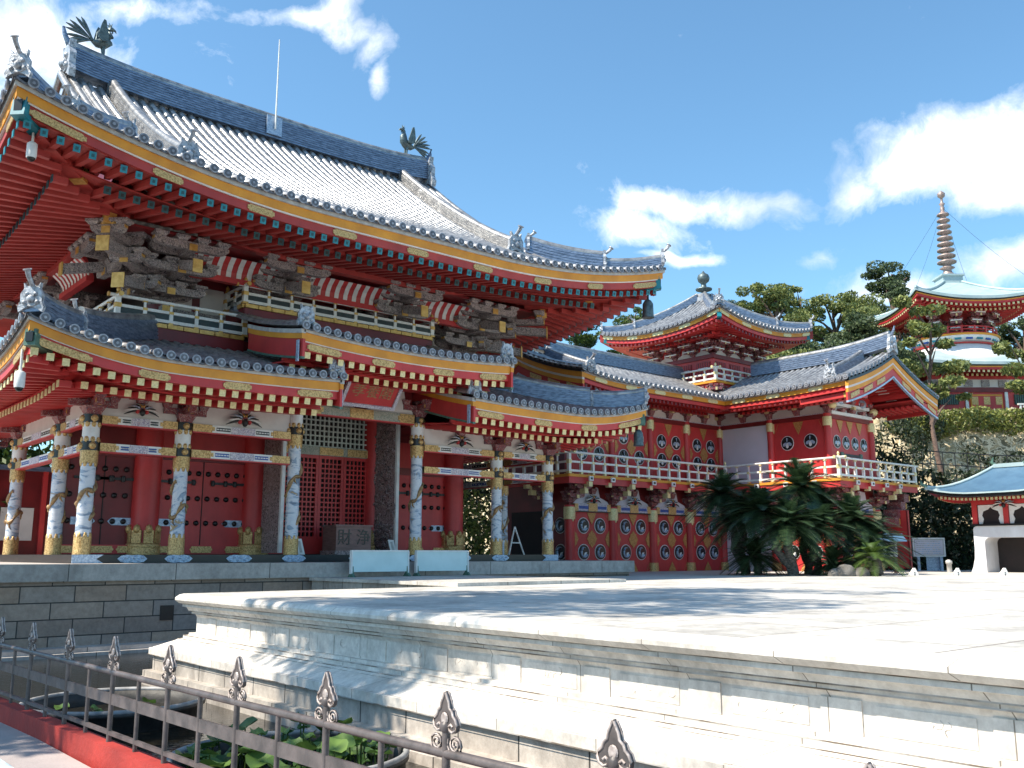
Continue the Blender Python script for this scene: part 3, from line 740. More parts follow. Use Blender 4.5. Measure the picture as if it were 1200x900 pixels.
# sill beam with fittings
mb = MB(); mb.box(6.7, 22.3, 23.8, 24.2, -.2, .0, BLACK); mb.box(6.7, 7.2, 24.2, 36, -.2, 0, BLACK); mb.box(21.8, 22.3, 24.2, 36, -.2, 0, BLACK)
mb.box(7.2, 21.8, 24.2, 26.6, -.2, -.03, DARK)
sill = part('sill_beam', mb, hall)
lob = [(-.36, 0), (-.27, -.075), (-.13, -.098), (0, -.085), (.13, -.098), (.27, -.075), (.36, 0), (.27, .075), (.13, .098), (0, .085), (-.13, .098), (-.27, .075)]
for x in (8.1, 9.24, 10.85, 12.43, 14.5, 16.57, 18.2, 19.76):
    mb = MB(); mb.prism(lob, (x, 23.795, -.1), X3, Z3, .015, STEELB)
    for k in range(6): mb.blob((x - .24 + .096 * k, 23.782, -.1 + (.03 if k % 2 else -.03)), (.05, .014, .045), STEELB, 7, 4)
    part('sill_fitting', mb, sill)
for x, sg in ((6.7, 1), (22.3, -1)):
    mb = MB(); mb.prism([(0, -.1), (.72 * sg, -.1), (.55 * sg, 0), (.72 * sg, .1), (0, .1)][::sg], (x, 23.79, -.1), X3, Z3, .015, STEELB); part('sill_fitting', mb, sill)
# ---- lower pent roofs
def pent(x0, x1, Y0, z0, D, h, mL, mR, lL, lR, a=.8):
    return Slope((0, Y0, z0), X3, Y3, x0, x1, D, h, a, mL=mL, mR=mR, H=9, lL=lL, lR=lR, Lc=3.6, tl=3.)
PL = pent(4.75, 12.3, 21.3, 4.5, 4.6, 1.45, 1, 0, .55, .08)
PR = pent(16.7, 24.25, 21.3, 4.5, 4.6, 1.45, 0, 1, .08, .55)
PC = pent(11.05, 17.95, 21.08, 5.55, 4.6, 1.35, 0, 0, .16, .16)
SLL = Slope((4.75, CY, 4.5), Y3, X3, -9.7, 9.7, 4.2, 1.3, .8, mL=1, mR=1, H=9, lL=.55, lR=.55, Lc=3.6, tl=3.)
SRR = Slope((24.25, CY, 4.5), Y3, -X3, -9.7, 9.7, 4.2, 1.3, .8, mL=1, mR=1, H=9, lL=.55, lR=.55, Lc=3.6, tl=3.)
PRAF1 = rafter_mesh('pent_rafter', 1.0, .13, .14, RED, PALEG)
PRAF2 = rafter_mesh('pent_rafter', 1.7, .13, .14, RED, PALEG)
def pent_parts(s, indiv=True, name='pent_roof', plq=()):
    mb = MB(); tiles(mb, s, .30, r=.085)
    ro = part(name, mb, hall)
    mb = MB()
    board(mb, s, -.03, .4, -.09, -.05, TILEE); board(mb, s, .0, .4, -.16, -.09, GREYB); board(mb, s, .05, .4, -.37, -.16, ORANGE); board(mb, s, .08, .4, -.395, -.37, WHITE); board(mb, s, .12, .4, -.60, -.395, RED)
    part('eave_fascia', mb, ro)
    mb = MB(); soffit(mb, s, .15, -.57, 1.25, -.44, RED); soffit(mb, s, 1.05, -.72, 2.75, -.50, RED); board(mb, s, 1.1, 1.2, -.73, -.5, RED)
    part('soffit', mb, ro)
    if indiv:
        rafter_row(ro, 'flying_rafter', PRAF1, s, .31, .2, -.61, .12, .22)
        rafter_row(ro, 'base_rafter', PRAF2, s, .31, 1.02, -.75, .13, .22, cond=lambda x: not (s.mL == 1 and x - s.x0 < 1.5 or s.mR == 1 and s.x1 - x < 1.5))
    else:
        mb = MB(); rafter_rows_mesh(mb, s, .31, .13, .14, .2, -.61, 1., .12, RED, PALEG, .3); rafter_rows_mesh(mb, s, .31, .13, .14, 1.02, -.75, 1.7, .13, RED, PALEG, 1.3)
        part('side_rafter_rows', mb, ro, None, 'stuff')
    for x, L in plq: plaque(ro, s, x, .115, -.585, -.41, L)
    return ro
rl = pent_parts(PL, True, 'pent_roof', ((5.55, 1.15), (7.5, .72), (9.5, .72), (11.6, 1.0)))
rr_ = pent_parts(PR, True, 'pent_roof', ((17.4, 1.0), (19.5, .72), (21.5, .72), (23.45, 1.15)))
rc = pent_parts(PC, True, 'raised_pent_roof', ((11.7, 1.0), (13.5, .72), (15.5, .72), (17.3, 1.0)))
sl_ = pent_parts(SLL, False, 'side_pent_roof', ((-8.8, 1.1), (-6.6, .7))); sr_ = pent_parts(SRR, False, 'side_pent_roof', ((-8.8, 1.1), (-6.6, .7)))
def barge(s, x, sg, ro, T=3.2):
    mb = MB(); n = 8
    for z0, z1, off, m in ((-.20, -.09, .02, GREYB), (-.34, -.20, .0, ORANGE), (-.80, -.34, -.03, RED), (-.86, -.80, -.01, GREEN)):
        rg = []
        for i in range(n + 1):
            t = T * i / n; c = s.P(x, t); w = sg * (.06 + off)
            zz1 = z1 if z0 > -.7 else z1; k = 1.
            rg.append([c + V3((-sg * .04, 0, z0)), c + V3((w, 0, z0)), c + V3((w, 0, zz1)), c + V3((-sg * .04, 0, zz1))])
        mb.rings(rg, m, True, True)
    mb.box(*sorted((x + sg * .07, x + sg * .10)), s.O.y + .1, s.O.y + .22, s.O.z - .75, s.O.z - .2, STEELB)
    part('barge_board', mb, ro)
    mb = MB()   # verge rolls
    for k, dx in enumerate((.04, .3)): mb.tube([s.P(x - sg * dx, s.D * i / 8, .07) for i in range(9)], .09, 7, TILE)
    part('verge_tile', mb, ro)
    part('ridge_end_tile', oni_mb(s.P(x - sg * .1, .12, .06), (0, -1, 0), .42, 0), ro)
barge(PL, 12.3, 1, rl); barge(PR, 16.7, -1, rr_); barge(PC, 11.05, -1, rc); barge(PC, 17.95, 1, rc)
for s, ro, x, sg in ((PL, rl, 4.75, -1), (PR, rr_, 24.25, 1)):
    hp = lambda t: s.P(x - sg * t, t, .03)
    mb = MB(); ridge(mb, [hp(4.3 - 2.9 * i / 8) for i in range(9)], .40, .52, TILED, 5); ridge(mb, [hp(1.55 - 1.5 * i / 6) for i in range(7)], .36, .44, TILED, 5)
    part('hip_ridge', mb, ro)
    d = V3((sg, -1, 0))
    for t, sc_ in ((1.35, .43), (.05, .47)): part('ridge_end_tile', oni_mb(hp(t) + Z3 * .05, d, sc_, .9 if sg < 0 else .3), ro)
    mb = MB(); c = V3((x, 21.3, 5.05)); dd = V3((-sg, 1, 0)).normalized(); a = c + dd * .2 - Z3 * .52
    mb.bar(a, a + dd * 3.6 - Z3 * .35, .2, .3, RED); mb.bar(a - dd * .08, a + dd * .6 - Z3 * .05, .26, .36, GREEN); mb.obox(a - dd * .1, V3((-dd.y, dd.x, 0)) * .08, dd * .02, Z3 * .1, BLACK)
    mb.bar(a + dd * 1.0 - Z3 * .1, a + dd * 1.22 - Z3 * .12, .24, .33, GOLDP)
    part('corner_beam', mb, ro)
for s, ro in ((PL, rl), (PC, rc), (PR, rr_)):   # flashing ridge against the wall
    mb = MB(); ridge(mb, [s.P(x, s.D - .1, 0) for x in (s.x0 + (3.9 if s.mL else 0), s.x1 - (3.9 if s.mR else 0))], .35, .25, TILED, 3); part('wall_ridge', mb, ro)
# ---- upper storey
mb = MB()
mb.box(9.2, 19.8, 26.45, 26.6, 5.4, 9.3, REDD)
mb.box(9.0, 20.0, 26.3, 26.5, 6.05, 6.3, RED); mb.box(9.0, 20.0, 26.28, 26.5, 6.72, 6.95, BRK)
part('upper_wall', mb, hall)
for a, b in zip(COLX, COLX[1:]):
    for k in range(3):
        m = a + (b - a) * (k + .5) / 3; w = (b - a) / 6 - .12
        for z0, z1 in ((6.32, 6.7), (6.97, 7.75)):
            mb = MB(); mb.prism([(-w, z0), (w, z0), (w, z1 - .12), (w - .1, z1 - .1), (w - .12, z1), (-w + .12, z1), (-w + .1, z1 - .1), (-w, z1 - .12)], (m, 26.44, 0), X3, Z3, .03, CREAM); part('plaster_panel', mb, hall)
def balcony(pts, z0, h, edge):
    mb = MB()
    for (xa, ya), (xb, yb) in zip(pts, pts[1:]):
        d = V3((xb - xa, yb - ya, 0)); L = d.length; d.normalize(); n = V3((d.y, -d.x, 0))
        c = V3(((xa + xb) / 2, (ya + yb) / 2, z0))
        mb.obox(c - Z3 * .28 - n * .04, d * (L / 2 + .0), n * .06, Z3 * .16, REDD)
        mb.obox(c - n * .5 - Z3 * .08, d * L / 2, n * .5, Z3 * .035, REDD)
        k = max(1, round(L / .42))
        for i in range(k):
            q = (i + .5) / k; mb.obox(V3((xa, ya, z0)) + d * L * q - Z3 * .05, d * (L / k / 2 - .012), n * .06, Z3 * .055, GOLDP)
    o = part('balcony', mb, hall); railing(o, pts, z0, h, .75)
    mb = MB()
    for (xa, ya), (xb, yb) in zip(pts, pts[1:]):
        d = V3((xb - xa, yb - ya, 0)); L = d.length; d.normalize(); n = V3((d.y, -d.x, 0))
        mb.obox(V3(((xa + xb) / 2, (ya + yb) / 2, z0 + h * .34)), d * L / 2, n * .008, Z3 * h * .15, GREEND)
    part('railing_panel', mb, o)
balcony([(7.7, 33), (7.7, 25.1), (11.25, 25.1)], 6.15, .6, 0)
balcony([(11.2, 26.3), (11.2, 25.05), (17.8, 25.05), (17.8, 26.3)], 7.12, .55, 0)
balcony([(17.75, 25.1), (21.3, 25.1), (21.3, 33)], 6.15, .6, 0)
mb = MB(); mb.box(11.3, 17.7, 25.15, 26.4, 6.3, 7.0, REDD); mb.box(7.85, 21.15, 25.25, 26.4, 5.6, 6.05, REDD); part('balcony_base', mb, hall)
# brackets under the main eave
for x in COLX:
    mb = MB(); bracket(mb, (x, 26.4, 6.95), (0, -1, 0), (1, 0, 0), 3, .72, .45, 1.02, 1.2)
    mb.bar((x, 25.9, 8.1), (x, 23.75, 7.55), .2, .26, BRK); mb.obox((x, 23.72, 7.54), X3 * .13, Y3 * .02, Z3 * .18, GOLDP)
    for z in (6.35, 6.75): mb.obox((x, 25.95, z), X3 * .13, Y3 * .2, Z3 * .13, BRK); mb.obox((x, 25.74, z), X3 * .14, Y3 * .01, Z3 * .13, GOLDP)
    part('bracket_cluster', mb, hall)
for sx, x in ((-1, 9.24), (1, 19.76)):
    mb = MB(); bracket(mb, (x, 26.4, 6.95), (sx, 0, 0), (0, 1, 0), 3, .72, .45, .82, 1.15)
    d = V3((sx, -1, 0)).normalized(); bracket(mb, (x, 26.4, 6.95), d, (-d.y, d.x, 0), 3, 1.02, .45, .45, 1.2)
    for k in (0, 1): mb.bar((x, 26.4, 8.05 - .6 * k), V3((x, 26.4, 7.75 - .7 * k)) + d * (3.3 - .9 * k), .22, .26, BRK); e = V3((x, 26.4, 7.75 - .7 * k)) + d * (3.3 - .9 * k); mb.obox(e + d * .015, V3((-d.y, d.x, 0)) * .17, d * .015, Z3 * .2, GOLDP)
    mb.bar((x + sx * .5, 26.4, 8.1), (x + sx * 2.65, 26.4, 7.55), .2, .26, BRK); mb.obox((x + sx * 2.68, 26.4, 7.54), Y3 * .13, X3 * .02, Z3 * .18, GOLDP)
    mb.bar(V3((x, 26.4, 8.3)) + d * 3.1, V3((x, 26.4, 8.75)) + d * 3.1, .3, .3, GOLDP, up=(1, 0, 0))
    part('corner_bracket_cluster', mb, hall)
    for y in (31., 35.4):
        mb = MB(); bracket(mb, (x, y, 6.95), (sx, 0, 0), (0, 1, 0), 3, .72, .45, .82, 1.15); part('bracket_cluster', mb, hall)
# coving with white slats between the clusters
def coving(p0, p1, out):
    p0, p1, out = V3(p0), V3(p1), V3(out); d = (p1 - p0); L = d.length; d.normalize(); mb = MB()
    prof = [(0., 7.80), (.03, 7.98), (.14, 8.15), (.34, 8.32)]
    def pt(x, i, lift=0): o, z = prof[i]; return p0 + d * x + out * (o + lift) + Z3 * (z - lift * .5)
    mb.rings([[pt(0, i) for i in range(4)] + [pt(0, 3) - out * .2 , pt(0, 0) - out * .1], [pt(L, i) for i in range(4)] + [pt(L, 3) - out * .2, pt(L, 0) - out * .1]], RED, True, True)
    n = max(2, round(L / .30))
    for k in range(n):
        x = L * (k + .5) / n
        for i in range(3): mb.add([pt(x - .075, i, .012), pt(x + .075, i, .012), pt(x + .075, i + 1, .012), pt(x - .075, i + 1, .012)], [(0, 1, 2, 3)], WHITE)
    mb.bar(p0 + Z3 * 7.72, p1 + Z3 * 7.72, .2, .16, RED)
    part('slatted_coving', mb, hall)
for a, b in zip(COLX, COLX[1:]): coving((a + .35, 25.1, 0), (b - .35, 25.1, 0), (0, -1, 0))
for y0, y1 in ((27.4, 30.1), (31.9, 34.5)): coving((7.6, y1, 0), (7.6, y0, 0), (-1, 0, 0)); coving((21.4, y0, 0), (21.4, y1, 0), (1, 0, 0))
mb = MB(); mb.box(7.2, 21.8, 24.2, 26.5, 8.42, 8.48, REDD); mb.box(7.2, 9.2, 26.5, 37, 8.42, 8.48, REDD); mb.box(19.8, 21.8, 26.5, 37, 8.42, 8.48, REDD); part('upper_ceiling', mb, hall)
# name plaque
pl = MB(); W_, H_ = .82, .40
pl.box(-W_, W_, -H_, H_, -.04, 0, RED)
for a, b, c, d in ((-W_ - .1, W_ + .1, H_, H_ + .1), (-W_ - .1, W_ + .1, -H_ - .1, -H_), (-W_ - .1, -W_, -H_, H_), (W_, W_ + .1, -H_, H_)): pl.box(a, b, c, d, -.05, .05, BEAMP)
me = mesh_of('name_plaque', pl)
ppos = (14.3, 23.0, 4.6); prot = (rad(128), 0, 0)
np_ = inst('name_plaque', me, None, ppos, prot); np_['label'] = 'tilted red name plaque with gold characters under the middle eave'; np_['category'] = 'plaque'
tm = text_mesh('孝養閣', .46, MATS['dragon gilt'])
to = bpy.data.objects.new('lettering', tm); COL.objects.link(to); to.parent = np_; to.location = (0, 0, .006)
# ================================================================= things on and around the hall
def phoenix(x, face, label):
    ph = thing('phoenix_statue', label, 'phoenix statue', (x, CY, 16.1), 'phoenix statues on the main ridge')
    f = face; P = lambda a, z, y=0.: (x + f * a * .87, CY + y * .87, 16.1 + z * .87)
    mb = MB(); mb.lathe((x, CY, 15.98), [(.26, 0), (.2, .2), (.12, .34)], 4, ONI, False, rot=PI / 4); part('pedestal', mb, ph)
    mb = MB()
    for sy in (-.08, .08): mb.tube([P(.02, .15, sy), P(.03, .45, sy), P(0, .72, sy)], [.035, .035, .06], 6, BRONZE)
    mb.tube([P(-.42, .82), P(-.25, .78), P(0, .84), P(.18, 1.0), P(.23, 1.2), P(.17, 1.36), P(.16, 1.48), P(.24, 1.56), P(.34, 1.55)], [.05, .13, .19, .17, .12, .085, .07, .09, .055], 9, BRONZE)
    mb.tube([P(.33, 1.55), P(.41, 1.52), P(.45, 1.44)], [.05, .032, .008], 6, BRONZE)
    for a0, L in ((75, .2), (110, .2), (145, .15)): mb.tube([P(.22, 1.6), P(.22 + math.cos(rad(a0)) * L, 1.6 + math.sin(rad(a0)) * L)], [.045, .008], 5, BRONZE)
    mb.tube([P(.3, 1.5), P(.31, 1.38)], [.03, .018], 5, BRONZE); part('body', mb, ph)
    for sy in (-1, 1):
        mb = MB(); ol = [(.08, .85), (.1, 1.05), (.02, 1.3), (-.06, 1.62), (-.14, 1.66), (-.2, 1.5), (-.24, 1.3), (-.28, 1.1), (-.26, .9), (-.1, .8)]
        mb.prism([(f * u * .87, v * .87) for u, v in ol][::f * sy], V3((x, CY + sy * .16, 16.1)), V3((1, 0, 0)), V3((0, sy * .12, 1)).normalized(), .05, BRONZE)
        for k in range(4): mb.tube([P(-.22 + .06 * k, .95, sy * .2), P(-.17 + .03 * k, 1.5 - .05 * abs(k - 2), sy * .27)], [.03, .02], 4, BRONZE)
        part('wing', mb, ph)
    mb = MB()
    for k in range(8):
        a = rad(215 - 13.5 * k); L = .92 - .03 * abs(k - 4); c = V3(P(-.38, .84, (k % 3 - 1) * .05)); pts = []
        for i in range(6):
            q = i / 5; pts.append(c + V3((f * (math.cos(a) * L * q), 0, math.sin(a) * L * q * .9 + .22 * q - .16 * q * q)))
        mb.tube(pts, [.03, .035, .045, .055, .05, .012], 5, BRONZE)
    part('tail', mb, ph)
phoenix(8.4, 1, 'bronze phoenix on the left end of the main ridge facing right')
phoenix(20.6, -1, 'bronze phoenix on the right end of the main ridge facing left')
mb = MB(); mb.tube([(14.5, 30.55, 15.5), (14.5, 30.55, 19.1)], [.035, .02], 6, WHITE); mb.box(14.2, 14.8, 30.62, 30.68, 15.3, 16.02, STEELB)
solo('lightning_rod', mb, 'thin white lightning rod standing up from the middle of the main ridge', 'lightning rod', (14.5, 30.55, 15.3))
def bell(p, s, label):
    t = thing('wind_bell', label, 'wind bell', p, 'wind bells at roof corners'); x, y, z = p
    mb = MB(); mb.tube([(x, y, z), (x, y, z - .3 * s)], .02, 5, IRON); part('hanger', mb, t)
    mb = MB(); mb.lathe((x, y, z - .95 * s), [(.22 * s, 0), (.2 * s, .1 * s), (.19 * s, .5 * s), (.12 * s, .62 * s), (.03 * s, .68 * s)], 12, BRONZE); part('bell_body', mb, t)
bell((24.55, 21.45, 9.15), 1., 'dark wind bell hanging from the right corner of the main upper roof')
bell((24.0, 21.55, 4.45), .85, 'pale wind bell hanging from the right corner of the lower pent roof')
def lamp(p, label):
    t = thing('security_camera', label, 'security camera', p, 'white cameras under the left corners'); x, y, z = p
    mb = MB(); mb.tube([(x, y, z + .5), (x, y, z)], .03, 6, WHITE); part('bracket_arm', mb, t)
    mb = MB(); mb.lathe((x, y, z - .42), [(.10, .08), (.11, .14), (.11, .4), (.07, .44)], 14, WHITE); part('housing', mb, t)
    mb = MB(); mb.blob((x, y, z - .34), .088, BLACK, 10, 6); part('dome', mb, t)
p = onp = None
def on_y(px, py, Y): r = ray(px, py); return r * (Y / r.y)
q = on_y(38, 168, 21.6); lamp((q.x, q.y, q.z), 'white dome camera under the upper left roof corner')
q = on_y(24, 436, 21.9); lamp((q.x, q.y, q.z), 'white dome camera under the lower left pent roof corner')
# offertory box
ob = thing('offertory_box', 'brown wooden offertory box with brushed characters before the lattice doors', 'offertory box', (14.9, 25.2, -.02))
mb = MB(); mb.box(14.3, 15.5, 24.8, 25.6, .12, .82, WOODB); part('box_body', mb, ob)
mb = MB(); mb.box(14.25, 15.55, 24.75, 25.65, -.02, .12, CARVE); part('plinth', mb, ob)
mb = MB(); mb.box(14.26, 15.54, 24.76, 24.9, .82, .88, WOODB); mb.box(14.26, 15.54, 25.5, 25.64, .82, .88, WOODB)
for i in range(8): mb.box(14.3 + .16 * i, 14.36 + .16 * i, 24.9, 25.5, .82, .87, WOODB)
part('slatted_top', mb, ob)
o = inst('lettering', text_mesh('財 浄', .5, BLACK, .006), ob, (14.9, 24.79, .48), (rad(90), 0, 0))
# notices
def notice(x, y, label):
    t = thing('notice_board', label, 'notice', (x, y, 0), 'small leaning notices')
    mb = MB(); mb.prism([(-.1, 0), (.1, 0), (.1, .44), (-.1, .44)], (x, y, .0), X3 + Y3 * 0, V3((-.22, .12, 1)), .02, WHITE); part('board', mb, t)
    mb = MB(); mb.prism([(-.035, .06), (.035, .06), (.035, .38), (-.035, .38)], (x, y - .022, .0), X3, V3((-.22, .12, 1)), .01, GREYB); part('printed_strip', mb, t)
notice(12.95, 24.35, 'small white notice leaning left of the offertory box'); notice(16.1, 24.45, 'small white notice leaning right of the offertory box')
# barrier panels
def barrier(x0, x1, label):
    t = thing('barrier_panel', label, 'barrier', ((x0 + x1) / 2, 22.0, -.585), 'white barrier panels before the hall')
    mb = MB(); mb.box(x0, x1, 21.97, 22.03, -.45, .08, MATS['shade tinted barrier sheet']); part('panel_sheet', mb, t)
    mb = MB(); mb.box(x0 - .03, x1 + .03, 21.95, 22.05, .08, .12, WHITE); mb.box(x0 - .04, x0, 21.95, 22.05, -.5, .08, WHITE); mb.box(x1, x1 + .04, 21.95, 22.05, -.5, .08, WHITE); part('panel_frame', mb, t)
    for x in (x0, x1):
        mb = MB(); mb.prism([(-.16, 0), (.16, 0), (.05, .1), (.03, .28), (-.03, .28), (-.05, .1)], (x - .03, 22.0, -.585), Y3, Z3, .07, GREEN); part('foot', mb, t)
pm('shade tinted barrier sheet', (.62, .76, .76), (.55, .69, .69), 2, .5)  # white sheet tinted blue for the shade it stands in
barrier(13.18, 14.93, 'white barrier panel, tinted blue for shade, before the offertory box'); barrier(15.25, 17.0, 'white barrier panel, tinted blue for shade, in front of the carved column right of the centre bay')
# easel and stack
t = thing('easel_stand', 'white folding tripod easel standing behind the right corner columns', 'easel', (21.4, 25.0, -.03))
for dx, dy in ((-.35, -.1), (.35, -.1), (0, .35)):
    mb = MB(); mb.tube([(21.4 + dx, 25 + dy, -.03), (21.4, 25, .95)], .028, 6, WHITE); part('leg', mb, t)
mb = MB(); mb.bar((21.2, 24.94, .4), (21.6, 24.94, .4), .04, .04, WHITE); part('cross_bar', mb, t)
mb = MB(); mb.box(20.55, 20.85, 24.9, 25.2, -.03, .42, STEELB); mb.box(20.53, 20.87, 24.88, 25.22, .42, .47, WHITE)
solo('storage_bin', mb, 'small pale bin on the floor left of the white easel', 'bin', (20.7, 25.05, -.03))
# ================================================================= podium
mb = MB(); mb.box(-14, 24.55, 22.62, 46, -2.7, -.6, PODS); pd = solo('stone_podium', mb, 'grey and pink block stone podium carrying the main temple hall', 'podium', (5, 30, -2.7))
mb = MB(); mb.box(-14.1, 24.7, 22.5, 46.1, -.58, -.205, COPE); mb.box(-14, 24.6, 22.57, 46, -.6, -.58, COPE); part('coping', mb, pd)
mb = MB(); mb.box(-14, 12.3, 22.1, 22.62, -2.7, -1.98, COPE); mb.box(-14, 12.3, 21.95, 22.1, -2.7, -2.08, COPE); part('base_step', mb, pd)
q1 = on_y(187, 727, 22.61); q2 = on_y(204, 709, 22.61)
mb = MB(); mb.box(q1.x, q2.x, 22.60, 22.66, q1.z, q2.z, BLACK); part('drain_hole', mb, pd)
# ================================================================= terrace
pm('joint dirt', (.16, .125, .095), (.45, .42, .39), 2.2, .9, lo=.42, hi=.56)
TZ = -.66; XF, YF, XB = 6.44, 16.45, 26.6
prof = [(.06, TZ), (0, TZ - .02), (-.05, TZ - .07), (-.05, TZ - .11), (0, TZ - .16), (.05, TZ - .17), (.05, TZ - .22), (.10, TZ - .23), (.13, TZ - .29), (.17, TZ - .30), (.17, TZ - .335), (.22, TZ - .35), (.24, TZ - .40)]
prof2 = [(.15, -1.315), (.15, -1.35), (.08, -1.36), (.08, -1.405), (.02, -1.415)]
prof3 = [(-.30, -1.56), (-.34, -1.565), (-.34, -1.67)]
def ring_at(off, z):
    return [(XF + off, -14, z), (XF + off, YF - off, z), (XB - off, YF - off, z), (XB - off, -14, z)]
def wallstrip(mb, pr, mat):
    mb.rings([[V3(p) for p in ring_at(o, z)] for o, z in pr][::-1], mat, False, False)
mb = MB(); wallstrip(mb, prof, MARB); terr = solo('stone_terrace', mb, 'broad white moulded stone terrace rising from the pond', 'terrace', (16, 5, -2.7))
mb = MB(); wallstrip(mb, [(.24, TZ - .40), (.24, -1.315), (.15, -1.315)], MARB); part('frieze', mb, terr)
mb = MB(); wallstrip(mb, prof2 + [(.02, -1.415), (-.02, -1.44)], MARB); part('base_moulding', mb, terr)
mb = MB(); wallstrip(mb, [(-.02, -1.44)] + prof3, MARB); part('sloping_plinth', mb, terr)
mb = MB(); wallstrip(mb, [(-.34, -1.67), (-.28, -1.67), (-.28, -1.93), (-.40, -1.935), (-.40, -2.03), (-.46, -2.04), (-.46, -2.75)], MARBL); part('footing', mb, terr)
mb = MB(); mb.add([(XF + .06, -14, TZ), (XF + .06, YF - .06, TZ), (XB - .06, YF - .06, TZ), (XB - .06, -14, TZ)], [(3, 2, 1, 0)], MARBT); part('paved_top', mb, terr)
y = YF - .9; rr = random.Random(3)
while y > 0:      # pilasters of the frieze
    mb = MB(); mb.box(XF + .226, XF + .26, y - .17, y + .17, -1.313, -1.062, MARB); part('pilaster', mb, terr)
    y -= 1.28
y = YF - 1.54
while y > 0:      # worn carved panels between them
    mb = MB(); mb.box(XF + .234, XF + .26, y - .36, y + .36, -1.29, -1.085, MARB)
    for i in range(4):
        a0 = rr.uniform(0, 6.3); yc = y + rr.uniform(-.28, .28); zc = -1.19 + rr.uniform(-.05, .05); r_ = rr.uniform(.025, .06)
        mb.tube([(XF + .234, yc + r_ * math.cos(a0 + j), zc + r_ * .8 * math.sin(a0 + j)) for j in range(4)], .005, 4, MARB)
    part('carved_panel', mb, terr); y -= 1.28
mb = MB()        # dirt filled joints between the mouldings
for o, z in ((.052, TZ - .172), (.132, TZ - .292), (.172, TZ - .338), (.085, -1.357), (.022, -1.412), (-.022, -1.444), (-.302, -1.564), (-.345, -1.672)):
    mb.rings([[V3(p) for p in ring_at(o - .006, zz)] for zz in (z - .006, z + .006)], MATS['joint dirt'], False, False)
part('joint_lines', mb, terr)
mb = MB(); mb.box(12.3, 17.3, 16.2, 22.5, -2.7, -.66, MARBL); mb.box(12.22, 17.38, 16.12, 22.5, -.66, -.585, MARBT)
solo('stone_causeway', mb, 'low pale stone causeway between the terrace and the hall podium', 'causeway', (14.8, 19.3, -2.7))
# ================================================================= ground, water, walk
mb = MB(); mb.add([(-1500, -1500, -2.75), (1500, -1500, -2.75), (1500, 1500, -2.75), (-1500, 1500, -2.75)], [(0, 1, 2, 3)], SOIL); structure('ground', mb)
WALK = -1.645
WATER, nt, b = _nt('pond water'); b.inputs['Base Color'].default_value = (.018, .016, .012, 1); b.inputs['Roughness'].default_value = .04; b.inputs['IOR'].default_value = 1.33
n1 = noise(nt, coords(nt, (1, 1.6, 1)), 7, 3, .5); bump(nt, b, n1, .16, .03)
mb = MB(); mb.add([(2., -14, -2.15), (17, -14, -2.15), (17, 22.3, -2.15), (2., 22.3, -2.15)], [(0, 1, 2, 3)], WATER); mb.add([(-60, 13.9, -2.15), (2, 13.9, -2.15), (2, 22.3, -2.15), (-60, 22.3, -2.15)], [(0, 1, 2, 3)], WATER); structure('water', mb)
mb = MB(); mb.box(17.3, 120, 16.45, 33, -2.7, -.72, COURT); mb.box(24.55, 120, 33, 60, -2.7, -.72, COURT); mb.box(26.6, 120, -60, 16.45, -2.7, -.72, COURT); structure('court_paving', mb)
mb = MB(); mb.box(-60, 2.55, -40, 14.2, -2.7, WALK, PATH); structure('walkway', mb)
TB = pm('blue glazed paving tile', (.20, .34, .46), (.48, .56, .60), 7, .4, lo=.48, hi=.54)
mb = MB(); mb.box(1.3, 2.08, -10, 13.5, WALK + .004, WALK + .008, TB); structure('tile_paving', mb)
# ================================================================= CORRIDOR WING WITH CORNER TURRET
GZ = -.80
wing = thing('corridor_wing', 'red two storey corridor building right of the hall, with white balcony and corner turret', 'corridor building', (34, 30, GZ))
WX0, WX1, WX2, WY0, WY1, WY2 = 26.9, 37.0, 40.6, 22.2, 28.0, 32.0
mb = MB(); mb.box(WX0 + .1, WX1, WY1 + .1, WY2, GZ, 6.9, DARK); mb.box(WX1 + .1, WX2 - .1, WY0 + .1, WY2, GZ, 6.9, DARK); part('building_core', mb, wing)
def emblem_mesh(kind):
    """round crest, in the xz plane, facing -y"""
    mb = MB(); R = 1.
    def dsc(r, y0, y1, m, cx=0, cz=0, n=20, sx=1, sz=1):
        mb.rings([[(cx + r * sx * math.cos(2 * PI * k / n), y, cz + r * sz * math.sin(2 * PI * k / n)) for k in range(n)] for y in (y0, y1)], m, True, True)
    dsc(1.0, .0, -.04, WHITE); dsc(.92, 0, -.06, BLACK)
    if kind == 'comma':
        pts = [(.5 * math.cos(rad(a)), -.07, .6 * math.sin(rad(a))) for a in range(60, 331, 15)]
        mb.tube(pts, [.03 + .13 * min(1, i / 6) for i in range(len(pts))], 5, STEELB)
        dsc(.22, -.03, -.10, WHITE, .22, -.3); mb.bar((.1, -.08, -.12), (.45, -.08, -.05), .05, .14, WHITE)
    else:
        for a in (210, 330): 
            c, s_ = math.cos(rad(a)), math.sin(rad(a)); mb.prism([(0, 0), (.28, .22), (.68, .2), (.8, 0), (.62, -.2), (.25, -.2)], (0, -.065, .08), (c, 0, s_), (-s_, 0, c), .02, STEELB)
        mb.prism([(0, 0), (.2, .22), (.6, .2), (.75, 0), (.6, -.2), (.2, -.22)], (0, -.065, .05), (0, 0, -1), (1, 0, 0), .02, WHITE)
        for a in (60, 90, 120): mb.tube([(0, -.07, .1), (.55 * math.cos(rad(a)), -.07, .1 + .62 * math.sin(rad(a)))], [.05, .09], 5, BLACK if a != 90 else STEELB)
    return mesh_of('crest_' + kind, mb)
EMB = {k: emblem_mesh(k) for k in ('comma', 'leaf')}
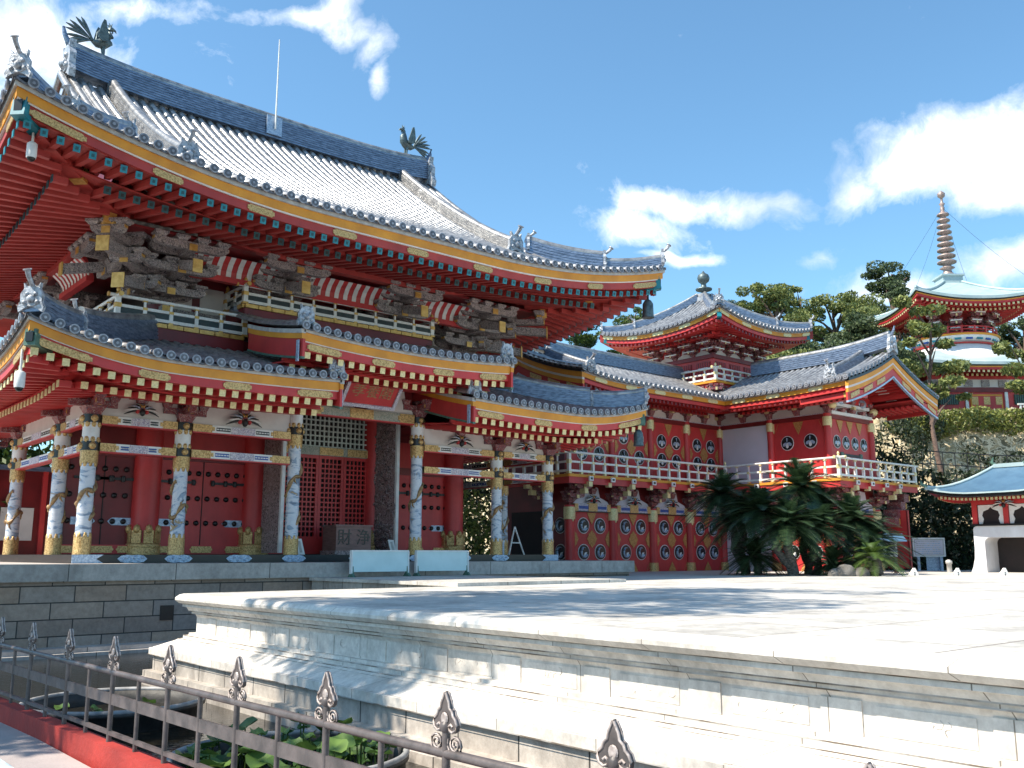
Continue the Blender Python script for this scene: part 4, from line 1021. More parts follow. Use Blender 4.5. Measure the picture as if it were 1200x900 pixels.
def diamond(w_, O, U, cx, cz, w, h, half=0, tri=0):
    """gilt fittings; half -1/1 keeps one side, tri -1/1 pendant from top/bottom"""
    n = 24; pts = []
    for k in range(n):
        a = 2 * PI * k / n; r = 1 - .16 * abs(math.sin(2 * a)) + .07 * math.cos(8 * a); x, z = r * math.cos(a) * w, r * math.sin(a) * h
        if half: x = x * half if x * half > 0 else 0; x = abs(x) * half
        pts.append((cx + x, cz + z))
    if tri:
        pts = [(cx - w, cz), (cx - w * .62, cz - tri * h * .45), (cx - w * .3, cz - tri * h * .72), (cx, cz - tri * h), (cx + w * .3, cz - tri * h * .72), (cx + w * .62, cz - tri * h * .45), (cx + w, cz)]
        if half: pts = [p for p in pts if (p[0] - cx) * half >= 0]
    ny = V3(U).cross(Z3)      # outward normal for U x Z
    mb = MB(); mb.prism(pts, V3(O) + ny * .012, U, Z3, .012, GILTW); part('gilt_fitting', mb, w_)
def wall_bay(O, U, L, z0, z1, rows, kind, r, nd=2, mat=RED):
    """red wall panel of length L from O along U with round crests in rows and gilt fittings between"""
    O = V3(O); U = V3(U); ny = U.cross(Z3); mb = MB()
    mb.hexa([O + Z3 * z0, O + U * L + Z3 * z0, O + U * L - ny * .1 + Z3 * z0, O - ny * .1 + Z3 * z0, O + Z3 * z1, O + U * L + Z3 * z1, O + U * L - ny * .1 + Z3 * z1, O - ny * .1 + Z3 * z1], mat)
    w = gm = part('wall_panel', mb, wing); rz = math.atan2(U.y, U.x)
    for iz, z in enumerate(rows):
        for k in range(nd):
            x = L * (k + .5) / nd * .92 + L * .04
            o = inst('crest', EMB[kind], w, O + U * x + ny * .004 + Z3 * z, (0, 0, rz)); o.scale = (r, .5, r)
        if iz:
            zc = (rows[iz - 1] + z) / 2
            for k in range(1, nd): diamond(gm, O, U, L * k / nd, zc, .28, .34)
            diamond(gm, O, U, .02, zc, .24, .34, 1); diamond(gm, O, U, L - .02, zc, .24, .34, -1)
    ht = min(.5, (z1 - rows[0]) * .75)
    for k in range(1, nd): diamond(gm, O, U, L * k / nd, z1 - .03, .26, ht * 1.15, 0, 1); diamond(gm, O, U, L * k / nd, z0 + .03, .26, ht, 0, -1)
    diamond(gm, O, U, .02, z1 - .03, .22, ht, 1, 1); diamond(gm, O, U, L - .02, z1 - .03, .22, ht, -1, 1)
    diamond(gm, O, U, .02, z0 + .03, .22, ht, 1, -1); diamond(gm, O, U, L - .02, z0 + .03, .22, ht, -1, -1)
def gilt_cap(mb, x, y, z0, z1, r): mb.lathe((x, y, 0), [(r * 1.15, z0), (r * 1.2, (z0 + z1) / 2), (r * 1.15, z1)], 12, PALEG); mb.blob((x, y - r * .9, z0 - .02), (.06, .05, .09), PALEG, 6, 4)
bay = (WX1 - WX0) / 4
cols = [(WX0 + bay * k, WY1) for k in range(5)] + [(WX1, 25.1), (WX1, WY0), (WX2, WY0)]
for (x, y) in cols:
    mb = MB(); mb.lathe((x, y, 0), [(.21, GZ), (.21, 2.0)], 16, RED); o = part('column', mb, wing)
    mb = MB(); gilt_cap(mb, x, y, 1.42, 1.92, .21); part('gilt_collar', mb, o)
    mb = MB(); mb.lathe((x, y, 0), [(.26, GZ), (.25, GZ + .12), (.24, GZ + .45)], 12, GOLD); part('gilt_foot', mb, o)
    mb = MB(); mb.lathe((x, y, 0), [(.17, 2.9), (.17, 6.1)], 14, RED); o = part('upper_column', mb, wing)
    mb = MB(); gilt_cap(mb, x, y, 5.55, 5.95, .17); part('gilt_collar', mb, o)
    mb = MB(); mb.lathe((x, y, 0), [(.2, 3.05), (.2, 3.3)], 10, GOLD); part('gilt_foot', mb, o)
def lower_bay(O, U, L, plain=False):
    O = V3(O); U = V3(U); ny = U.cross(Z3); rz = math.atan2(U.y, U.x)
    e = .21
    if plain:
        mb = MB(); mb.obox(O + U * L / 2 - ny * .05 + Z3 * .5, U * (L / 2 - e), ny * .05, Z3 * 1.3, LILAC); part('plaster_wall', mb, wing)
    else: wall_bay(O + U * e, U, L - 2 * e, GZ + .05, 1.74, (1.18, .10), 'comma', .33)
    mb = MB(); mb.obox(O + U * L / 2 + Z3 * 1.92, U * (L / 2 - e), ny * .10, Z3 * .14, BEAMP)
    mb.obox(O + U * L / 2 + ny * .01 + Z3 * 1.94, U * .26, ny * .11, Z3 * .17, GOLD); mb.obox(O + U * L / 2 + ny * .004 + Z3 * 1.755, U * (L / 2 - e), ny * .11, Z3 * .025, BLACK)
    for q in (.3, .7): mb.obox(O + U * L * q + ny * .005 + Z3 * 1.92, U * .3, ny * .102, Z3 * .06, BLUEP)
    for q in (e + .1, L - e - .1): mb.obox(O + U * q + ny * .01 + Z3 * 1.92, U * .1, ny * .105, Z3 * .15, GOLD)
    part('painted_beam', mb, wing)
    mb = MB(); mb.prism([(e, 2.07), (L - e, 2.07), (L - e - .1, 2.2), (L - .75, 2.36), (L - .85, 2.75), (L * .62, 2.8), (L * .58, 2.6), (L * .42, 2.6), (L * .38, 2.8), (.85, 2.75), (.75, 2.36), (e + .1, 2.2)], O - ny * .04, U, Z3, .05, LILAC); part('plaster_panel', mb, wing)
    mb = MB(); mb.obox(O + U * L / 2 - ny * .07 + Z3 * 2.5, U * L / 2, ny * .03, Z3 * .45, REDD); part('wall_backing', mb, wing)
    mb = MB(); frog(mb, O + U * L / 2 + ny * .06 + Z3 * 2.28, U, ny, .8); mb.taper(O + U * L / 2 + ny * .06 + Z3 * 2.48, .2, .32, .22, BRKR); part('carved_spray', mb, wing)
def balcony_brackets(x, y, out, along):
    mb = MB(); bracket(mb, (x, y, 2.1), out, along, 2, .42, .34, .42, .75, BRKR, PALEG)
    p = V3((x, y, 0)) + V3(out) * 1.12
    for z, m in ((2.78, PALEG), (2.52, PALEG)): mb.obox(p + Z3 * z - V3(out) * (.25 if z < 2.6 else 0), V3(along) * .1, V3(out) * .14, Z3 * .1, m)
    mb.obox(p + Z3 * 3.0 + V3(out) * .16, V3(along) * .11, V3(out) * .03, Z3 * .09, WHITE); mb.obox(p + Z3 * 3.0 + V3(out) * .19, V3(along) * .06, V3(out) * .008, Z3 * .045, BLACK)
    part('balcony_bracket', mb, wing)
for k in range(4): lower_bay((WX0 + bay * k, WY1, 0), X3, bay)
lower_bay((WX1, WY1, 0), -Y3, WY1 - 25.1, True); lower_bay((WX1, 25.1, 0), -Y3, 25.1 - WY0)
lower_bay((WX1, WY0, 0), X3, WX2 - WX1)
for (x, y) in cols[:5]: balcony_brackets(x, y, (0, -1, 0), (1, 0, 0))
def bracket_nose(x, y, out, along):
    mb = MB(); p = V3((x, y, 0)) + V3(out) * 1.12; a = V3(along); o = V3(out)
    mb.obox(p + Z3 * 2.98 - o * .45, a * .07, o * .6, Z3 * .06, RED); mb.obox(p + Z3 * 2.80 - o * .1, a * .09, o * .1, Z3 * .09, PALEG)
    mb.obox(p + Z3 * 3.0 + o * .16, a * .11, o * .03, Z3 * .09, WHITE); mb.obox(p + Z3 * 3.0 + o * .19, a * .06, o * .008, Z3 * .045, BLACK)
    part('bracket_nose', mb, wing)
for k in range(4): bracket_nose(WX0 + bay * (k + .5), WY1, (0, -1, 0), (1, 0, 0))
bracket_nose(WX1, 26.5, (-1, 0, 0), (0, 1, 0)); bracket_nose(WX1, 23.6, (-1, 0, 0), (0, 1, 0)); bracket_nose(38.2, WY0, (0, -1, 0), (1, 0, 0)); bracket_nose(39.4, WY0, (0, -1, 0), (1, 0, 0))
for y in (25.1, WY0): balcony_brackets(WX1, y, (-1, 0, 0), (0, 1, 0))
for x in (WX1, WX2): balcony_brackets(x, WY0, (0, -1, 0), (1, 0, 0))
balcony_brackets(WX0, 29.3, (-1, 0, 0), (0, 1, 0))
mb = MB(); mb.box(41.5, 41.6, 21.15, 22.3, -.62, 1.98, RED); mb.box(41.47, 41.5, 21.15, 21.22, -.62, 1.98, REDD); mb.box(41.47, 41.5, 22.2, 22.3, -.62, 1.98, REDD); part('open_door', mb, wing)
# stepped bracket carrying the balcony corner right of the front
mb = MB()
for i in range(4): mb.box(41.0 + .32 * i, 41.4 + .34 * i, 21.5, 22.2, 1.3 + .36 * i, 1.66 + .36 * i, BRKR); mb.box(41.36 + .34 * i, 41.42 + .34 * i, 21.48, 21.9, 1.35 + .36 * i, 1.6 + .36 * i, GOLDP)
part('stepped_bracket', mb, wing)
# upper walls
for k in range(4): wall_bay((WX0 + bay * k + .17, WY1, 0), X3, bay - .34, 3.1, 5.9, (5.05, 4.2), 'leaf', .32)
mb = MB(); mb.box(WX1 - .0, WX1 + .1, 25.27, 27.85, 3.1, 5.95, LILAC); part('plaster_wall', mb, wing)  # white wall with its eave shade painted in as lilac
wall_bay((WX1, 25.1 - .17, 0), -Y3, 25.1 - WY0 - .34, 3.1, 5.9, (4.95,), 'leaf', .33)
wall_bay((WX1 + .17, WY0, 0), X3, WX2 - WX1 - .34, 3.1, 5.9, (4.9,), 'leaf', .30, 4)
mb = MB(); mb.box(38.0, 39.6, WY0 - .05, WY0 - .01, 4.28, 4.40, IRON); mb.box(37.9, 38.1, WY0 - .06, WY0 - .005, 4.22, 4.46, GREEN); mb.box(39.5, 39.7, WY0 - .06, WY0 - .005, 4.22, 4.46, GREEN); part('door_bolt', mb, wing)
def head(O, U, L, n):
    O = V3(O); U = V3(U); ny = U.cross(Z3)
    mb = MB(); mb.obox(O + U * L / 2 + Z3 * 6.0, U * L / 2, ny * .09, Z3 * .1, REDD); mb.obox(O + U * L / 2 + ny * .005 + Z3 * 6.11, U * L / 2, ny * .1, Z3 * .02, BEAMP); mb.obox(O + U * L / 2 - ny * .06 + Z3 * 6.4, U * L / 2, ny * .03, Z3 * .4, REDD); mb.obox(O + U * L / 2 + ny * .1 + Z3 * 6.78, U * L / 2, ny * .11, Z3 * .11, RED); part('head_beam', mb, wing)
    for k in range(n):
        m = L * (k + .5) / n; w = L / n / 2 - .13
        mb = MB(); mb.prism([(m - w, 6.13), (m + w, 6.13), (m + w, 6.35), (m + w - .18, 6.4), (m + w - .22, 6.66), (m - w + .22, 6.66), (m - w + .18, 6.4), (m - w, 6.35)], O - ny * .02, U, Z3, .04, CREAM); part('plaster_panel', mb, wing)
        mb = MB(); c = O + U * (L * k / n) + ny * .05; mb.taper(c + Z3 * 6.12, .18, .34, .26, BRKR); mb.obox(c + Z3 * 6.5, U * .42, ny * .08, Z3 * .08, BRKR); mb.obox(c + ny * .2 + Z3 * 6.45, U * .07, ny * .1, Z3 * .08, PALEG); part('column_bracket', mb, wing)
head((WX0, WY1, 0), X3, WX1 - WX0, 8); head((WX1, WY1, 0), -Y3, WY1 - WY0, 4); head((WX1, WY0, 0), X3, WX2 - WX1, 2); head((WX0, WY2, 0), -Y3, 4., 2)
mb = MB(); mb.box(WX0 - .02, WX0 + .1, WY1, WY2, GZ, 6.0, REDD); mb.box(WX0 - .03, WX0 + .05, 29.0, 31.6, GZ, 1.8, DARK); o = part('end_wall', mb, wing)  # dark red and near-black paint in the hall's shadow on this end
for z in (1.18, .1):
    e_ = inst('crest', EMB['comma'], o, (WX0 - .025, 28.5, z), (0, 0, -PI / 2)); e_.scale = (.33, .5, .33)
# balcony
def wing_balcony(pts, cap):
    mb = MB()
    for (xa, ya), (xb, yb) in zip(pts, pts[1:]):
        d = V3((xb - xa, yb - ya, 0)); L = d.length; d.normalize(); n = V3((d.y, -d.x, 0)); c = V3(((xa + xb) / 2, (ya + yb) / 2, 3.12))
        mb.obox(c - n * .5 - Z3 * .02, d * (L / 2 + .05), n * .55, Z3 * .03, RED); mb.obox(c - Z3 * .02, d * (L / 2 + .12), n * .1, Z3 * .055, ORANGE); mb.obox(c - Z3 * .2, d * (L / 2 + .05), n * .06, Z3 * .13, RED)
    o = part('balcony', mb, wing); railing(o, pts, 3.17, .85, .66, cap, over=.3)
wing_balcony([(25.9, 31), (25.9, 26.95), (35.95, 26.95), (35.95, 21.15), (42.4, 21.15)], PALEG)
# roofs of the wing
def wslope(O, U, W, x0, x1, D, **k): return Slope(O, U, W, x0, x1, D, 1.6, .74, **k)
WF = wslope((0, 26.1, 7.05), X3, Y3, 25.9, 35.0, 3.9, mR=-1, lL=.25, Lc=3)
WB = wslope((0, 33.9, 7.05), X3, -Y3, 25.9, 42.6, 3.9)
FL = wslope((35.0, 0, 7.05), Y3, X3, 20.0, 26.1, 3.85, mR=-1, lL=.12, Lc=4)
FR = wslope((42.7, 0, 7.05), Y3, -X3, 20.0, 33.9, 3.85, lL=.12, Lc=4)
mb = MB(); tiles(mb, WF, .30, r=.085); tiles(mb, FL, .30, r=.085); tiles(mb, FR, .30, rows=True); tiles(mb, WB, .3, rows=False, ends=False)
wr = part('wing_roof', mb, wing)
def small_eave(s, ro, k=.8, plq=(), fas=ORANGE, zz=.0):
    mb = MB()
    board(mb, s, -.03, .4, -.09, -.05, TILEE); board(mb, s, .05, .4, -.14, -.09, GREYB); board(mb, s, .08, .4, -.32, -.14, fas); board(mb, s, .12, .4, -.36, -.32, REDD); board(mb, s, .14, .4, -.5, -.36, RED)
    part('eave_fascia', mb, ro)
    mb = MB(); soffit(mb, s, .15, -.5, 1.9, -.28, RED); part('soffit', mb, ro)
    mb = MB(); rafter_rows_mesh(mb, s, .26, .1, .11, .2, -.52, 1.1, .12, RED, REDD, .1); rafter_rows_mesh(mb, s, .26, .1, .11, .9, -.6, .95, .14, RED, REDD, .2); part('rafter_rows', mb, ro, None, 'stuff')
    for x in plq: plaque(ro, s, x, .078, -.31, -.15, .7, PALEG)
small_eave(WF, wr, plq=(27, 28.8, 30.6, 32.4, 34.2)); small_eave(FL, wr, plq=(21.5, 23.6, 25.4)); small_eave(FR, wr)
def wridge(pts, w=.42, h=.5):
    mb = MB(); ridge(mb, pts, w, h, TILED, 6); return mb
mb = wridge([V3((25.9 + .6 * i, 30., 8.66 + .35 * max(0, 1 - i / 5) ** 2)) for i in range(19)]); fish_tail(mb, (25.9, 30, 9.35), (-1, 0, 0), .5); part('ridge', mb, wr)
mb = wridge([V3((38.85, 20.0 + .6 * i, 8.66 + .3 * max(0, 1 - i / 6) ** 2)) for i in range(13)], .46, .55); fish_tail(mb, (38.85, 20.0, 9.4), (0, -1, 0), .45); part('ridge', mb, wr)
part('ridge_end_tile', oni_mb((38.85, 19.95, 8.75), (0, -1, 0), .62, 0), wr); part('ridge_end_tile', oni_mb((25.85, 30, 8.85), (-1, 0, 0), .6, 0), wr)
for s, x, od in ((FL, 21.3, (-1, 0, 0)), (FR, 21.3, (1, 0, 0)), (WF, 27.3, (0, -1, 0))):
    mb = MB(); ridge(mb, [s.P(x, t, .03) for t in [3.6 - 2.6 * i / 8 for i in range(9)]], .3, .34, TILED, 4); part('descending_ridge', mb, wr); part('ridge_end_tile', oni_mb(s.P(x, .95, .05), od, .5, .5), wr)
for s, x, sg in ((FL, 20.05, 1), (FR, 20.05, 1), (WF, 25.95, 1), (WB, 25.95, 1)):
    mb = MB()
    for dx in (0, .28): mb.tube([s.P(x + dx, s.D * i / 10, .08) for i in range(11)], .1, 7, TILE)
    for i in range(13):   # round ends along the gable
        c = s.P(x, .1 + s.D * .95 * i / 12, .03); mb.tube([c - s.U * .12, c + s.U * .2], .1, 8, TILEE)
    part('verge_tile', mb, wr)
# gables
def gable(s1, s2, xg, n_out, apex, full):
    out = V3(n_out); mb = MB()
    def path(s, T=None): return [s.P(xg, s.D * i / 14, 0) for i in range(15)]
    for s in (s1, s2):
        p = path(s)
        for z0, z1, o, m in ((-.17, -.06, .10, BLACK), (-.38, -.17, .06, ORANGE), (-.47, -.38, .04, CREAM), (-.64, -.47, .035, ORANGE), (-.98, -.64, .0, RED), (-1.06, -.98, .03, STEELB)):
            rg = [[c + Z3 * z0 - out * .08, c + Z3 * z0 + out * o, c + Z3 * z1 + out * o, c + Z3 * z1 - out * .08] for c in p]
            mb.rings(rg, m, True, True)
        e = p[0]
        for q in (2, 6, 10): mb.obox(p[q] - Z3 * .80 + out * .012, s.W * .35 + Z3 * .14, out * .015, Z3 * .10, GOLD)
    part('barge_board', mb, wr)
    if not full: return
    mb = MB()
    for s in (s1, s2):     # underside of the gable overhang, with rafters
        rg = [[s.P(20.05, t, -.55), s.P(20.05, t, -.5), s.P(22.3, t, -.5), s.P(22.3, t, -.55)] for t in [s.D * i / 10 for i in range(11)]]
        mb.rings(rg, RED, True, True)
        for i in range(16): t = .25 + 3.5 * i / 16; mb.bar(s.P(20.1, t, -.6), s.P(22.3, t, -.6), .09, .09, RED); mb.bar(s.P(21.1, t, -.62), s.P(21.6, t, -.62), .06, .10, CREAM)
    for t, s in ((.2, FL), (.2, FR), (2.0, FL), (2.0, FR)): mb.bar(s.P(20.2, t, -.75), s.P(22.3, t, -.75), .16, .2, RED); mb.bar(s.P(20.15, t, -.75), s.P(20.25, t, -.75), .17, .21, GOLDP)
    part('gable_soffit', mb, wr)
    mb = MB(); mb.prism([(36.6, 6.5), (41., 6.5), (40.6, 7.0), (38.85, 8.1), (37.2, 7.0)], (0, 22.14, 0), X3, Z3, .05, RED); part('gable_wall', mb, wr)
    mb = MB()
    for z, w in ((6.15, 1.7), (6.55, 1.5), (6.95, 1.1)):
        mb.box(38.8 - w, 38.8 + w, 22.0, 22.12, z - .07, z + .07, WHITE if z < 6.9 else RED)
        for i in range(5): x = 38.8 - w + 2 * w * i / 4; mb.taper((x, 22.02, z + .07), .2, .3, .16, BRKR)
    frog(mb, (38.8, 21.95, 7.25), X3, -Y3, .9)
    for sx in (-1, 1): mb.blob((38.8 + sx * .9, 22., 6.75), (.35, .1, .2), STEELB, 8, 5); mb.blob((38.8 + sx * 1.75, 21.95, 6.45), (.22, .2, .18), PALEG, 7, 5)
    part('gable_ornament', mb, wr)
gable(FL, FR, 20.0, (0, -1, 0), 0, True); gable(WF, WB, 25.9, (-1, 0, 0), 0, False)
# ---- corner turret
TX, TY, TW = 38.8, 30.0, 3.85; TZ0 = 11.0
kw = dict(mL=1, mR=1, H=9, lL=.5, lR=.5, Lc=3.8, tl=3.4)
TS = [Slope((TX, TY - TW, TZ0), X3, Y3, -TW, TW, TW, 2.3, .56, **kw), Slope((TX - TW, TY, TZ0), Y3, X3, -TW, TW, TW, 2.3, .56, **kw), Slope((TX, TY + TW, TZ0), X3, -Y3, -TW, TW, TW, 2.3, .56, **kw), Slope((TX + TW, TY, TZ0), Y3, -X3, -TW, TW, TW, 2.3, .56, **kw)]
mb = MB()
for s in TS: tiles(mb, s, .29, r=.08)
tr = part('turret_roof', mb, wing)
for s in TS[:2]: small_eave(s, tr, plq=(-3.4, -1.7, 0, 1.7, 3.4))
for s in TS[2:]:
    mb = MB(); board(mb, s, -.03, .4, -.5, -.06, REDP); soffit(mb, s, .15, -.5, 2.2, -.25, RED); part('soffit', mb, tr)
for i, (sx, sy) in enumerate(((-1, -1), (1, -1), (-1, 1), (1, 1))):
    s = TS[0] if sy < 0 else TS[2]; hp = lambda t: s.P(sx * (TW - t), t, .03)
    mb = MB(); ridge(mb, [hp(3.6 - 2.3 * k / 8) for k in range(9)], .26, .32, TILED, 4); ridge(mb, [hp(1.4 - 1.35 * k / 6) for k in range(7)], .24, .26, TILED, 4); part('hip_ridge', mb, tr)
    for t in (1.25, .04): part('ridge_end_tile', oni_mb(hp(t) + Z3 * .04, (sx, sy, 0), .40, .7), tr)
    mb = MB(); d = V3((-sx, -sy, 0)).normalized(); a = V3((TX + sx * TW, TY + sy * TW, TZ0 + .5)) + d * .15 - Z3 * .42
    mb.bar(a + d * .1, a + d * 3.2 - Z3 * .55, .16, .22, RED); mb.bar(a, a + d * .45 - Z3 * .05, .2, .28, TEAL); mb.bar(a + d * .8 - Z3 * .16, a + d * 1.0 - Z3 * .2, .22, .3, PALEG); part('corner_beam', mb, tr)
mb = MB(); mb.lathe((TX, TY, 13.05), [(.52, 0), (.48, .25), (.40, .3), (.36, .45)], 4, TILE, False, rot=PI / 4); mb.lathe((TX, TY, 13.5), [(.12, 0), (.14, .1), (.42, .2), (.44, .27), (.16, .33), (.13, .55), (.28, .68), (.33, .86), (.27, 1.03), (.1, 1.14), (.02, 1.26)], 16, BRONZE); part('finial', mb, tr)
mb = MB(); mb.box(TX - 1.75, TX + 1.75, TY - 1.75, TY + 1.75, 7.3, 10.75, RED)
for sx in (-1, 1): mb.box(TX - 1.85, TX + 1.85, TY + sx * 1.78 - .05, TY + sx * 1.78 + .05, 9.55, 9.75, REDD); mb.box(TX + sx * 1.78 - .05, TX + sx * 1.78 + .05, TY - 1.85, TY + 1.85, 9.552, 9.748, REDD)
tb = part('turret_body', mb, wing)
for O, U in (((TX - 1.75, TY - 1.75, 0), X3), ((TX - 1.75, TY + 1.75, 0), -Y3)):
    O = V3(O); ny = U.cross(Z3)
    for k in range(3):
        m = 3.5 * (k + .5) / 3
        mb = MB(); mb.prism([(m - .5, 9.77), (m + .5, 9.77), (m + .42, 9.86), (m + .16, 9.96), (m + .12, 10.18), (m - .12, 10.18), (m - .16, 9.96), (m - .42, 9.86)], O + ny * .0, U, Z3, .03, CREAM); part('plaster_panel', mb, tb)
        mb = MB(); mb.obox(O + U * m + ny * .02 + Z3 * 9.1, U * .42, ny * .015, Z3 * .3, REDD); mb.obox(O + U * m + ny * .045 + Z3 * 9.1, U * .3, ny * .012, Z3 * .02, WHITE)
        for i in range(6): mb.obox(O + U * (m - .35 + .14 * i) + ny * .04 + Z3 * 9.1, U * .02, ny * .012, Z3 * .28, RED)
        part('slatted_window', mb, tb)
    for k in range(4):
        c = O + U * (3.5 * k / 3); mb = MB(); bracket(mb, c + Z3 * 9.75, ny, U, 3, .36, .25, .36, .55, BRKR, PALEG, .16)
        for i in (1, 2, 3): mb.obox(c + ny * (.36 * i + .08) + Z3 * (9.72 + .25 * i), U * .36, ny * .012, Z3 * .025, WHITE)
        part('bracket_cluster', mb, tb)
mb = MB(); bh = 2.3
bp = [(TX - bh, TY + bh), (TX - bh, TY - bh), (TX + bh, TY - bh), (TX + bh, TY + bh)]
mb.box(TX - bh - .05, TX + bh + .05, TY - bh - .05, TY + bh + .05, 8.2, 8.3, ORANGE); mb.box(TX - bh + .05, TX + bh - .05, TY - bh + .05, TY + bh - .05, 8.0, 8.2, RED)
o = part('turret_balcony', mb, wing); railing(o, bp, 8.3, .62, .66, PALEG, over=.25)
mb = MB()
for d_, al in (((0, -1, 0), (1, 0, 0)), ((-1, 0, 0), (0, 1, 0))):
    for q in (-1, -.2, .6): bracket(mb, V3((TX, TY, 7.4)) + V3(d_) * 1.75 + V3(al) * 1.75 * q, d_, al, 2, .25, .3, .3, .5, BRKR, PALEG, .16)
bracket(mb, (TX - 1.75, TY - 1.75, 7.3), V3((-1, -1, 0)).normalized(), V3((1, -1, 0)).normalized(), 2, .4, .35, .3, .6, BRKR, PALEG, .18)
part('balcony_bracket', mb, tb)
# ================================================================= PAGODA on the hill
PGZ = 8.5; PL_, PD_ = 29.75, 62.
pag = thing('pagoda', 'two tiered red pagoda with pale copper roofs and tall ringed spire on the hill', 'pagoda', LD(PL_, PD_, PGZ))
pc = LD(PL_, PD_)
U1 = RT.copy(); V1 = FW.copy()
def psl(Wd, z, h, a, lift, Lc, D=None):
    D = D or Wd
    kw = dict(mL=1, mR=1, H=99, lL=lift, lR=lift, Lc=Lc, tl=Lc * .9)
    return [Slope(pc - V1 * Wd + Z3 * z, U1, V1, -Wd, Wd, D, h, a, **kw), Slope(pc - U1 * Wd + Z3 * z, V1, U1, -Wd, Wd, D, h, a, **kw), Slope(pc + V1 * Wd + Z3 * z, U1, -V1, -Wd, Wd, D, h, a, **kw), Slope(pc + U1 * Wd + Z3 * z, V1, -U1, -Wd, Wd, D, h, a, **kw)]
def sheet(mb, s, mat, T=None):
    K = 8; n = 20; rg = []
    for j in range(K + 1):
        t = (T or s.D) * j / K; l, r_ = s.lim(t); rg.append([s.P(l + (r_ - l) * i / n, t) for i in range(n + 1)])
    mb.rings(rg, mat, False, False, True)
def p_eave(mb, s, k=1., wal=2.5):
    board(mb, s, 0, .3, -.22 * k, -.0, COPPER); board(mb, s, .1, .4, -.32 * k, -.22 * k, BLACK); board(mb, s, .12, .4, -.42 * k, -.32 * k, ORANGE); board(mb, s, .15, .4, -.62 * k, -.42 * k, RED)
    soffit(mb, s, .15, -.6 * k, wal, -.35 * k, RED); rafter_rows_mesh(mb, s, .3, .12, .13, .2, -.62 * k, 1.1, .1, RED, PALEG, .2); rafter_rows_mesh(mb, s, .3, .12, .13, 1.0, -.74 * k, 1.2, .1, RED, PALEG, .4)
zu = at_depth(1150, 345, 58).z - .1
US = psl(4.15, zu, 2.35, .62, .55, 4.)
mb = MB()
for s in US: sheet(mb, s, COPPER)
for sx in (-1, 1):
    mb.tube([US[0].P(sx * (4.15 - t), t, .06) for t in [4. * i / 10 for i in range(11)]], .1, 6, COPPER)
    mb.tube([US[2].P(sx * (4.15 - t), t, .06) for t in [4. * i / 10 for i in range(11)]], .1, 6, COPPER)
ur = part('upper_roof', mb, pag)
mb = MB()
for s in US: p_eave(mb, s, .8, 2.4)
part('eave_fascia', mb, ur)
zp = zu + 2.3
mb = MB(); mb.lathe(pc + Z3 * (zp - .45), [(.95, 0), (.95, .45), (1.1, .5), (1.1, .62)], 4, COPPER, False, rot=YAW - PI / 2 + PI / 4)
zt = at_depth(1107, 224, 62).z; z = zp + .15; part('spire_base', mb, ur)
mb = MB(); H = zt - z
SPI = pm('spire metal', (.42, .33, .30), (.24, .17, .15), 6, .45, .3)
pr = [(.42, 0), (.45, .15), (.30, .3), (.25, .5), (.5, .62), (.3, .74)]
n = 9; hs = H * .62 / n
for k in range(n):
    zz = .9 + k * hs; r_ = .62 - .028 * k
    pr += [(.2, zz), (r_, zz + hs * .18), (r_ * 1.02, zz + hs * .38), (r_ * .8, zz + hs * .55), (.2, zz + hs * .62)]
zz = .9 + n * hs; pr += [(.12, zz), (.16, zz + .2), (.10, zz + .35), (.2, zz + .5), (.08, zz + .62), (.08, zz + .9), (.24, zz + 1.05), (.26, zz + 1.25), (.05, H)]
mb.lathe(pc + Z3 * z, pr, 14, SPI); part('spire', mb, ur)
mb = MB()
for s_ in (-1, 1):
    for q in (-1, 1): mb.tube([pc + Z3 * (zt - 1.2)] + [pc + Z3 * (zt - 1.2 + (zu + .6 - zt + 1.2) * i / 6 - .25 * math.sin(PI * i / 6)) + U1 * s_ * 4.0 * i / 6 + V1 * q * 4.0 * i / 6 for i in range(1, 7)], .009, 4, IRON)
part('chain', mb, ur)
# upper drum with brackets
zl = at_depth(1150, 428, 57).z + .25
mb = MB(); mb.lathe(pc, [(1.7, zu - 3.2), (1.6, zu - 1.5), (1.75, zu - .2)], 20, RED); dr = part('drum', mb, pag)
mb = MB(); zb = zl + 1.0
mb.lathe(pc, [(3.6, zb - .5), (3.45, zb - .05), (3.1, zb + .3), (2.6, zb + .62), (2.45, zb + .72), (2.4, zb + .9)], 32, WHITE); part('plaster_dome', mb, dr)
mb = MB(); mb.lathe(pc, [(2.5, zb + .9), (2.55, zb + 1.0), (2.75, zb + 1.15), (2.75, zb + 1.25)], 28, WHITE); mb.lathe(pc, [(2.8, zb + 1.25), (2.85, zb + 1.36)], 28, ORANGE); mb.lathe(pc, [(2.62, zb + .72), (2.66, zb + .8)], 28, RED)
for k in range(24): a = 2 * PI * k / 24; mb.obox(pc + V3((math.cos(a) * 2.62, math.sin(a) * 2.62, zb + 1.03)), V3((-math.sin(a), math.cos(a), 0)) * .2, V3((math.cos(a), math.sin(a), 0)) * .05, Z3 * .06, BLUEP if k % 2 else TEAL)
for hz in (1.45, 1.65, 1.85): mb.tube([pc + V3((2.6 * math.cos(2 * PI * k / 32), 2.6 * math.sin(2 * PI * k / 32), zb + hz)) for k in range(33)], .045, 5, RED)
for k in range(20): a = 2 * PI * k / 20; mb.box(pc.x + 2.6 * math.cos(a) - .05, pc.x + 2.6 * math.cos(a) + .05, pc.y + 2.6 * math.sin(a) - .05, pc.y + 2.6 * math.sin(a) + .05, zb + 1.36, zb + 1.9, RED)
part('ring_balcony', mb, dr)
